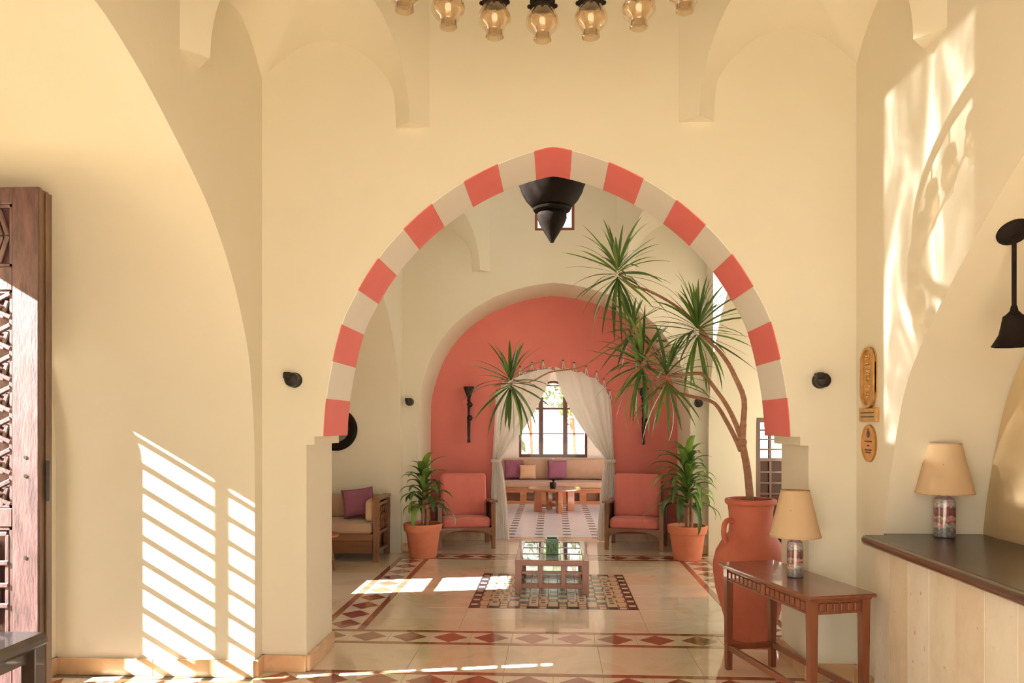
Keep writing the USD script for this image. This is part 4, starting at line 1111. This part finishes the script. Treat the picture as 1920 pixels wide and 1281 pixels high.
part('arm_cushion', move(slabcushion(0.11, 0.44, 0.26, 0.045), (sw / 2 - 0.135, -0.06, 0.495)), M['tan_cloth'], sofa, 50, label='tan arm cushion')
single('cushion', move(pillow(0.40, 0.38, 0.12, seed=2), rx=-0.25, ry=-0.12), M['purple_cloth'], 'square purple cushion leaning on the beige sofa in the left bay', 'cushion', (-2.47, 9.575, 0.695), 14)

# copper side table before the sofa
sx_, sy_ = -2.36, 8.2
stb = thing('side_table', 'small round copper-topped table just inside the left foot of the arch', 'side table', (-2.70, 8.62, 0))
part('table_top', lathe([(0, 0.405), (0.24, 0.405), (0.25, 0.415), (0.25, 0.43), (0.24, 0.436), (0.0, 0.43)], 40), M['copper'], stb)
for k in range(4):
    a = k * math.pi / 2 + 0.6
    part('leg', tube([(0.20 * math.cos(a), 0.20 * math.sin(a), 0), (0.14 * math.cos(a), 0.14 * math.sin(a), 0.41)], 0.016), M['old_wood']['z'], stb)
part('stretcher', lathe([(0.15, 0.13), (0.17, 0.13), (0.17, 0.15), (0.15, 0.15), (0.15, 0.13)], 24), M['old_wood']['x'], stb)

# round dark mirror
mi = thing('round_mirror', 'round mirror in a wide black frame on the bay wall above the sofa', 'mirror', (-2.86, 9.94, 1.63))
part('mirror_frame', move(lathe([(0.17, 0.0), (0.27, 0.0), (0.285, 0.01), (0.285, 0.03), (0.25, 0.05), (0.19, 0.035), (0.17, 0.02), (0.17, 0.0)], 56), rx=math.pi / 2), M['bronze'], mi)
part('glass', move(lathe([(0, 0.012), (0.172, 0.012), (0.172, 0.004), (0, 0.004)], 40), rx=math.pi / 2), M['mirror'], mi)

# ------------------------------------------------------------------ coffee table on the mosaic
ct = thing('coffee_table', 'low wooden coffee table with glass panes and open lattice sides on the mosaic square', 'coffee table', (-0.012, 8.24, 0), 0)
tw, tl, tz = 0.74, 1.28, 0.338
TW = M['table_wood']
part('glass_top', box(-tw / 2 + 0.03, tw / 2 - 0.03, -tl / 2 + 0.03, tl / 2 - 0.03, tz - 0.016, tz - 0.008), M['table_glass'], ct)
for s in (-1, 1):
    part('top_rail', box(s * (tw / 2) - s * 0.06, s * tw / 2, -tl / 2, tl / 2, tz - 0.055, tz, 0.004), TW['y'], ct)
    part('top_rail', box(-tw / 2 + 0.061, tw / 2 - 0.061, s * tl / 2 - s * 0.06, s * tl / 2 - s * 0.002, tz - 0.055, tz, 0.004), TW['x'], ct)
    part('top_bar', box(s * 0.11 - 0.02, s * 0.11 + 0.02, -tl / 2 + 0.05, tl / 2 - 0.05, tz - 0.045, tz - 0.003, 0.003), TW['y'], ct)
    part('top_bar', box(-tw / 2 + 0.05, tw / 2 - 0.05, s * 0.20 - 0.02, s * 0.20 + 0.02, tz - 0.045, tz - 0.003, 0.003), TW['x'], ct)
    for q in (-1, 1):
        x, y = s * (tw / 2 - 0.035), q * (tl / 2 - 0.035)
        part('leg', box(x - 0.034, x + 0.034, y - 0.034, y + 0.034, 0, tz - 0.005, 0.004), TW['z'], ct)
    for z0, z1 in ((0.055, 0.105), (0.20, 0.228)):
        part('side_rail', box(-tw / 2 + 0.05, tw / 2 - 0.05, s * (tl / 2 - 0.03) - 0.016, s * (tl / 2 - 0.03) + 0.016, z0, z1, 0.003), TW['x'], ct)
        part('side_rail', box(s * (tw / 2 - 0.03) - 0.016, s * (tw / 2 - 0.03) + 0.016, -tl / 2 + 0.05, tl / 2 - 0.05, z0, z1, 0.003), TW['y'], ct)
    for q in (-1, 1):
        part('upright', box(q * 0.115 - 0.024, q * 0.115 + 0.024, s * (tl / 2 - 0.03) - 0.018, s * (tl / 2 - 0.03) + 0.018, 0.06, tz - 0.02, 0.003), TW['z'], ct)
        part('upright', box(s * (tw / 2 - 0.03) - 0.018, s * (tw / 2 - 0.03) + 0.018, q * 0.2 - 0.024, q * 0.2 + 0.024, 0.06, tz - 0.02, 0.003), TW['z'], ct)
gb = thing('candle_box', 'small square green glazed candle box on the coffee table', 'candle holder', (-0.010, 8.06, tz - 0.003), 0)
part('box', m3_box if False else (solid(-0.065, 0.065, -0.065, 0.065, 0, 0.155) - solid(-0.053, 0.053, -0.053, 0.053, 0.02, 0.2)), M['green_glaze'], gb)
part('rim', solid(-0.069, 0.069, -0.069, 0.069, 0.145, 0.16) - solid(-0.053, 0.053, -0.053, 0.053, 0.1, 0.2), M['green_glaze'], gb)
part('relief', cat([box(-0.05 + 0.028 * k, -0.036 + 0.028 * k, -0.069, -0.064, 0.02 + 0.012 * (k % 2), 0.11 + 0.012 * (k % 2), 0.003) for k in range(4)]), M['leaf'][2], gb)

# ------------------------------------------------------------------ curtains
arch = arch_poly(DOOR3, 60, foot=1.0)
right_half = curve(DOOR3, 80)


def curtain(s, label):
    t = thing('curtain', label, 'curtain', (0, 0, 0), 0, None)
    n, mv = 64, 44
    u = np.linspace(0, 1, n)                                          # 0 at the outer edge, 1 at the middle
    start = np.searchsorted(right_half[:, 1], 2.0)
    topc = curve(right_half[start:], n) if False else right_half[np.linspace(start, 79, n).round().astype(int)]
    topx, topz = topc[:, 0] * 1.04 + 0.02, topc[:, 1] + 0.035 - 0.03 * np.abs(np.sin(u * math.pi * 5))
    topx[0] += 0.0
    tie_x, tie_z = 0.875 - 0.10 * u, 1.15 + 0.03 * u
    bot_x, bot_z = 0.90 - 0.27 * u, 0 * u + 0.015
    P = []
    y0 = YA - 0.05
    for k in range(mv):
        v = k / (mv - 1)
        if v < 0.55:
            w = v / 0.55
            f = w ** (1 + 0.45 * u)                                  # the free edge hangs in a soft curve
            x = topx * (1 - f) + tie_x * f
            z = topz * (1 - w) + tie_z * w - 0.03 * np.sin(math.pi * w) * u
            amp = 0.014 + 0.010 * w
        else:
            w = (v - 0.55) / 0.45
            x = tie_x * (1 - w ** 0.5) + bot_x * w ** 0.5
            z = tie_z * (1 - w) + bot_z * w
            amp = 0.024 + 0.006 * w
        y = y0 - amp * np.cos(u * 2 * math.pi * 5 + 0.6 * math.sin(3 * v)) - 0.012 * np.sin(u * 23 + 2 * v)
        P.append(np.stack([s * x, y, z], 1))
    m = cloth(np.array(P), 0.003)
    part('cloth', m, M['curtain'], t, 60)
    # tie band
    part('tie_band', move(lathe([(0.072, -0.022), (0.078, 0.0), (0.072, 0.022), (0.066, 0.0), (0.072, -0.022)], 28), (s * 0.825, YA - 0.052, 1.165)), M['curtain'], t)
    for k in range(6):                                               # loops over the hooks
        i = int(start + (79 - start) * (k + 0.3) / 6)
        x, z = s * (right_half[i, 0] * 1.04 + 0.02), right_half[i, 1] + 0.02
        part('loop', cat(bar((x - 0.012, YA - 0.03, z - 0.02), (x, YA - 0.015, z + 0.115), 0.016, 0.004, up=(0, 1, 0)), bar((x + 0.03, YA - 0.03, z - 0.02), (x, YA - 0.015, z + 0.115), 0.014, 0.004, up=(0, 1, 0))), M['curtain'], t)
        part('hook', move(trimesh.creation.icosphere(1, 0.012), (x, YA - 0.01, z + 0.115)), M['iron'], t)
    return t


curtain(-1, 'white curtain tied back at the left side of the salmon doorway')
curtain(1, 'white curtain tied back at the right side of the salmon doorway')

# ------------------------------------------------------------------ garden room furniture
bn = thing('bench', 'built-in wooden bench with beige cushions under the garden window', 'bench', (0, 16.6, 0))
bw = 2.3
front = solid(-bw, bw, -0.42, -0.38, 0.0, 0.30)
for k in range(-5, 6):
    front -= solid(k * 0.42 - 0.14, k * 0.42 + 0.14, -0.5, -0.3, 0.07, 0.24)
part('front_frame', front, M['table_wood']['x'], bn)
part('base', box(-bw, bw, -0.30, 0.38, 0.0, 0.29), M['old_wood']['x'], bn)
part('seat_board', box(-bw, bw, -0.44, 0.38, 0.30, 0.335, 0.004), M['table_wood']['x'], bn)
for k in range(4):
    part('seat_cushion', move(slabcushion(1.12, 0.72, 0.13, 0.04), (-1.70 + k * 1.135, -0.06, 0.335)), M['beige_cloth'], bn, 50)
    part('back_cushion', move(slabcushion(1.12, 0.46, 0.13, 0.045), (-1.70 + k * 1.135, 0.32, 0.70), rx=math.pi / 2 - 0.12), M['beige_cloth'], bn, 50)
single('cushion', move(pillow(0.42, 0.42, 0.14, seed=5), rx=-0.2), M['purple_cloth'], 'square purple cushion on the bench below the middle of the garden window', 'cushion', (0.09, 16.69, 0.695), 0)
single('cushion', move(pillow(0.36, 0.32, 0.13, seed=6), rx=-0.22), M['tan_cloth'], 'small beige cushion on the bench beside the left curtain', 'cushion', (-0.55, 16.58, 0.65), 0)
single('cushion', move(pillow(0.42, 0.42, 0.14, seed=7), rx=-0.2), M['purple_cloth'], 'dark purple cushion on the bench behind the small beige cushion', 'cushion', (-0.86, 16.70, 0.695), 0)
rt = thing('round_table', 'low round wooden table with slab legs in the garden room', 'table', (0.02, 14.85, 0))
part('table_top', lathe([(0, 0.42), (0.50, 0.42), (0.515, 0.43), (0.515, 0.45), (0.50, 0.46), (0, 0.46)], 56), M['table_wood']['x'], rt)
for a in (0.3, 1.57 + 0.3, 3.14 + 0.3, 4.71 + 0.3):
    part('leg', move(box(0.26, 0.40, -0.045, 0.045, 0, 0.42, 0.006), rz=a), M['table_wood']['z'], rt)
part('stretcher', cat(bar((-0.3, -0.09, 0.12), (0.3, 0.09, 0.12), 0.05, 0.05), bar((0.09, -0.3, 0.12), (-0.09, 0.3, 0.12), 0.05, 0.05)), M['table_wood']['x'], rt)
cu = thing('candle_cup', 'small dark candle cup on the round table in the garden room', 'cup', (0.0, 14.75, 0.46))
part('cup', lathe([(0, 0), (0.05, 0), (0.065, 0.03), (0.068, 0.11), (0.06, 0.112), (0.055, 0.03), (0, 0.02)], 24), M['iron'], cu)
part('candle', move(trimesh.creation.cylinder(0.04, 0.07, sections=20), (0, 0, 0.056)), M['tile_white'], cu)

# ------------------------------------------------------------------ dark table at the lower left
dt = thing('side_table', 'dark polished wooden table corner at the lower left before the carved door', 'table', (-2.30, 3.38, 0))
DZ = 0.75
rc = m3.CrossSection([np.array([(-1.0, -1.2), (0, -1.2), (0, -0.06), (-0.02, -0.02), (-0.06, 0), (-1.0, 0)])], m3.FillRule.NonZero)
part('table_top', cat(box(-1.0, 0, -1.2, 0.0, DZ - 0.065, DZ, 0.022)), M['dark_wood_x'], dt)
part('apron', cat(box(-0.95, -0.045, -0.065, -0.045, DZ - 0.12, DZ - 0.045), box(-0.065, -0.045, -1.15, -0.045, DZ - 0.12, DZ - 0.045)), M['dark_wood_x'], dt)
for x in (-0.95, -0.05):
    for y in (-1.15, -0.05):
        part('leg', box(x - 0.035, x + 0.035, y - 0.035, y + 0.035, 0, DZ - 0.045, 0.004), M['dark_wood'], dt)

# ------------------------------------------------------------------ outside
single('ground', box(-60, 60, -40, 80, -0.30, -0.13), M['sandy_ground'], 'pale sandy ground outside the windows', 'ground', kind='structure')


def bush(loc, r, h, seed, label, name='shrub', leaves=800):
    t = thing(name, label, 'shrub' if name == 'shrub' else 'tree', loc, 0)
    q = random.Random(seed)
    th = 0.5 * h if name == 'tree' else 0.3
    part('trunk', tube([(0, 0, 0), (0.05, 0, th * 0.5), (0, 0.03, th + 0.2)], [0.12, 0.09, 0.07] if name == 'tree' else 0.05), M['stem'], t)
    tri = []
    for k in range(leaves):
        d = np.array([q.gauss(0, 1), q.gauss(0, 1), q.gauss(0, 1)])
        d /= np.linalg.norm(d)
        c = d * r * q.uniform(0.55, 1.05) * np.array([1, 1, (h - th) / (2 * r)]) + [0, 0, th + (h - th) / 2]
        a, b = np.array([q.gauss(0, 1), q.gauss(0, 1), q.gauss(0, 1)]) * 0.10, np.array([q.gauss(0, 1), q.gauss(0, 1), q.gauss(0, 1)]) * 0.10
        tri.append((c - a, c + b, c + a))
    v = np.array(tri).reshape(-1, 3)
    part('foliage', trimesh.Trimesh(v, np.arange(len(v)).reshape(-1, 3), process=False), M['bush'], t, False, kind='stuff')


bush((-1.9, 22.5, -0.13), 0.9, 1.9, 1, 'low green shrub outside the garden window, left of the parked car')
bush((2.6, 31.5, -0.13), 1.2, 4.2, 2, 'green tree outside the garden window, right of the parked car', 'tree')
bush((-1.6, 36, -0.13), 1.5, 4.6, 3, 'green tree far outside the garden window, behind the parked car', 'tree')
bush((0.55, 22.3, -0.13), 0.8, 3.6, 4, 'slender green tree just outside the garden window, right of its middle', 'tree', 260)
bush((-0.75, 23.6, -0.13), 0.9, 4.0, 5, 'slender green tree just outside the garden window, left of its middle', 'tree', 260)
single('porch_pillar', cat(box(-4.25, -4.05, 2.7, 3.60, -0.13, 3.6, 0.02), box(-4.28, -4.02, 2.67, 3.63, -0.13, 0.1, 0.01)), M['wall'], 'square pillar added outside the open carved door to narrow the sun beam', 'pillar', kind='structure')  # added outside to block part of the sun coming through the doorway
car = thing('car', 'white car parked outside the garden window', 'car', (-0.1, 27.0, -0.13), 8)
prof = [(-2.1, 0.35), (-2.1, 0.75), (-1.9, 0.85), (-1.2, 0.92), (-0.6, 1.42), (0.7, 1.45), (1.5, 0.98), (2.05, 0.88), (2.1, 0.35)]
body = ext_y(prof, -0.85, 0.85)
for x in (-1.3, 1.3):
    body -= m3.Manifold.cylinder(2.2, 0.36, 0.36, 32).rotate((90, 0, 0)).translate((x, 1.1, 0.33))
part('body', body, M['car_paint'], car)
for y in (-0.855, 0.855):
    part('side_window', ext_y([(-1.0, 0.97), (-0.55, 1.35), (0.05, 1.37), (0.05, 0.97)], y - 0.02, y + 0.02), M['car_glass'], car)
    part('side_window', ext_y([(0.12, 0.97), (0.12, 1.37), (0.65, 1.38), (1.25, 0.99)], y - 0.02, y + 0.02), M['car_glass'], car)
for x in (-1.3, 1.3):
    for y in (-0.75, 0.75):
        part('wheel', move(trimesh.creation.cylinder(0.32, 0.2, sections=28), (x, y, 0.32), rx=math.pi / 2), M['tyre'], car)
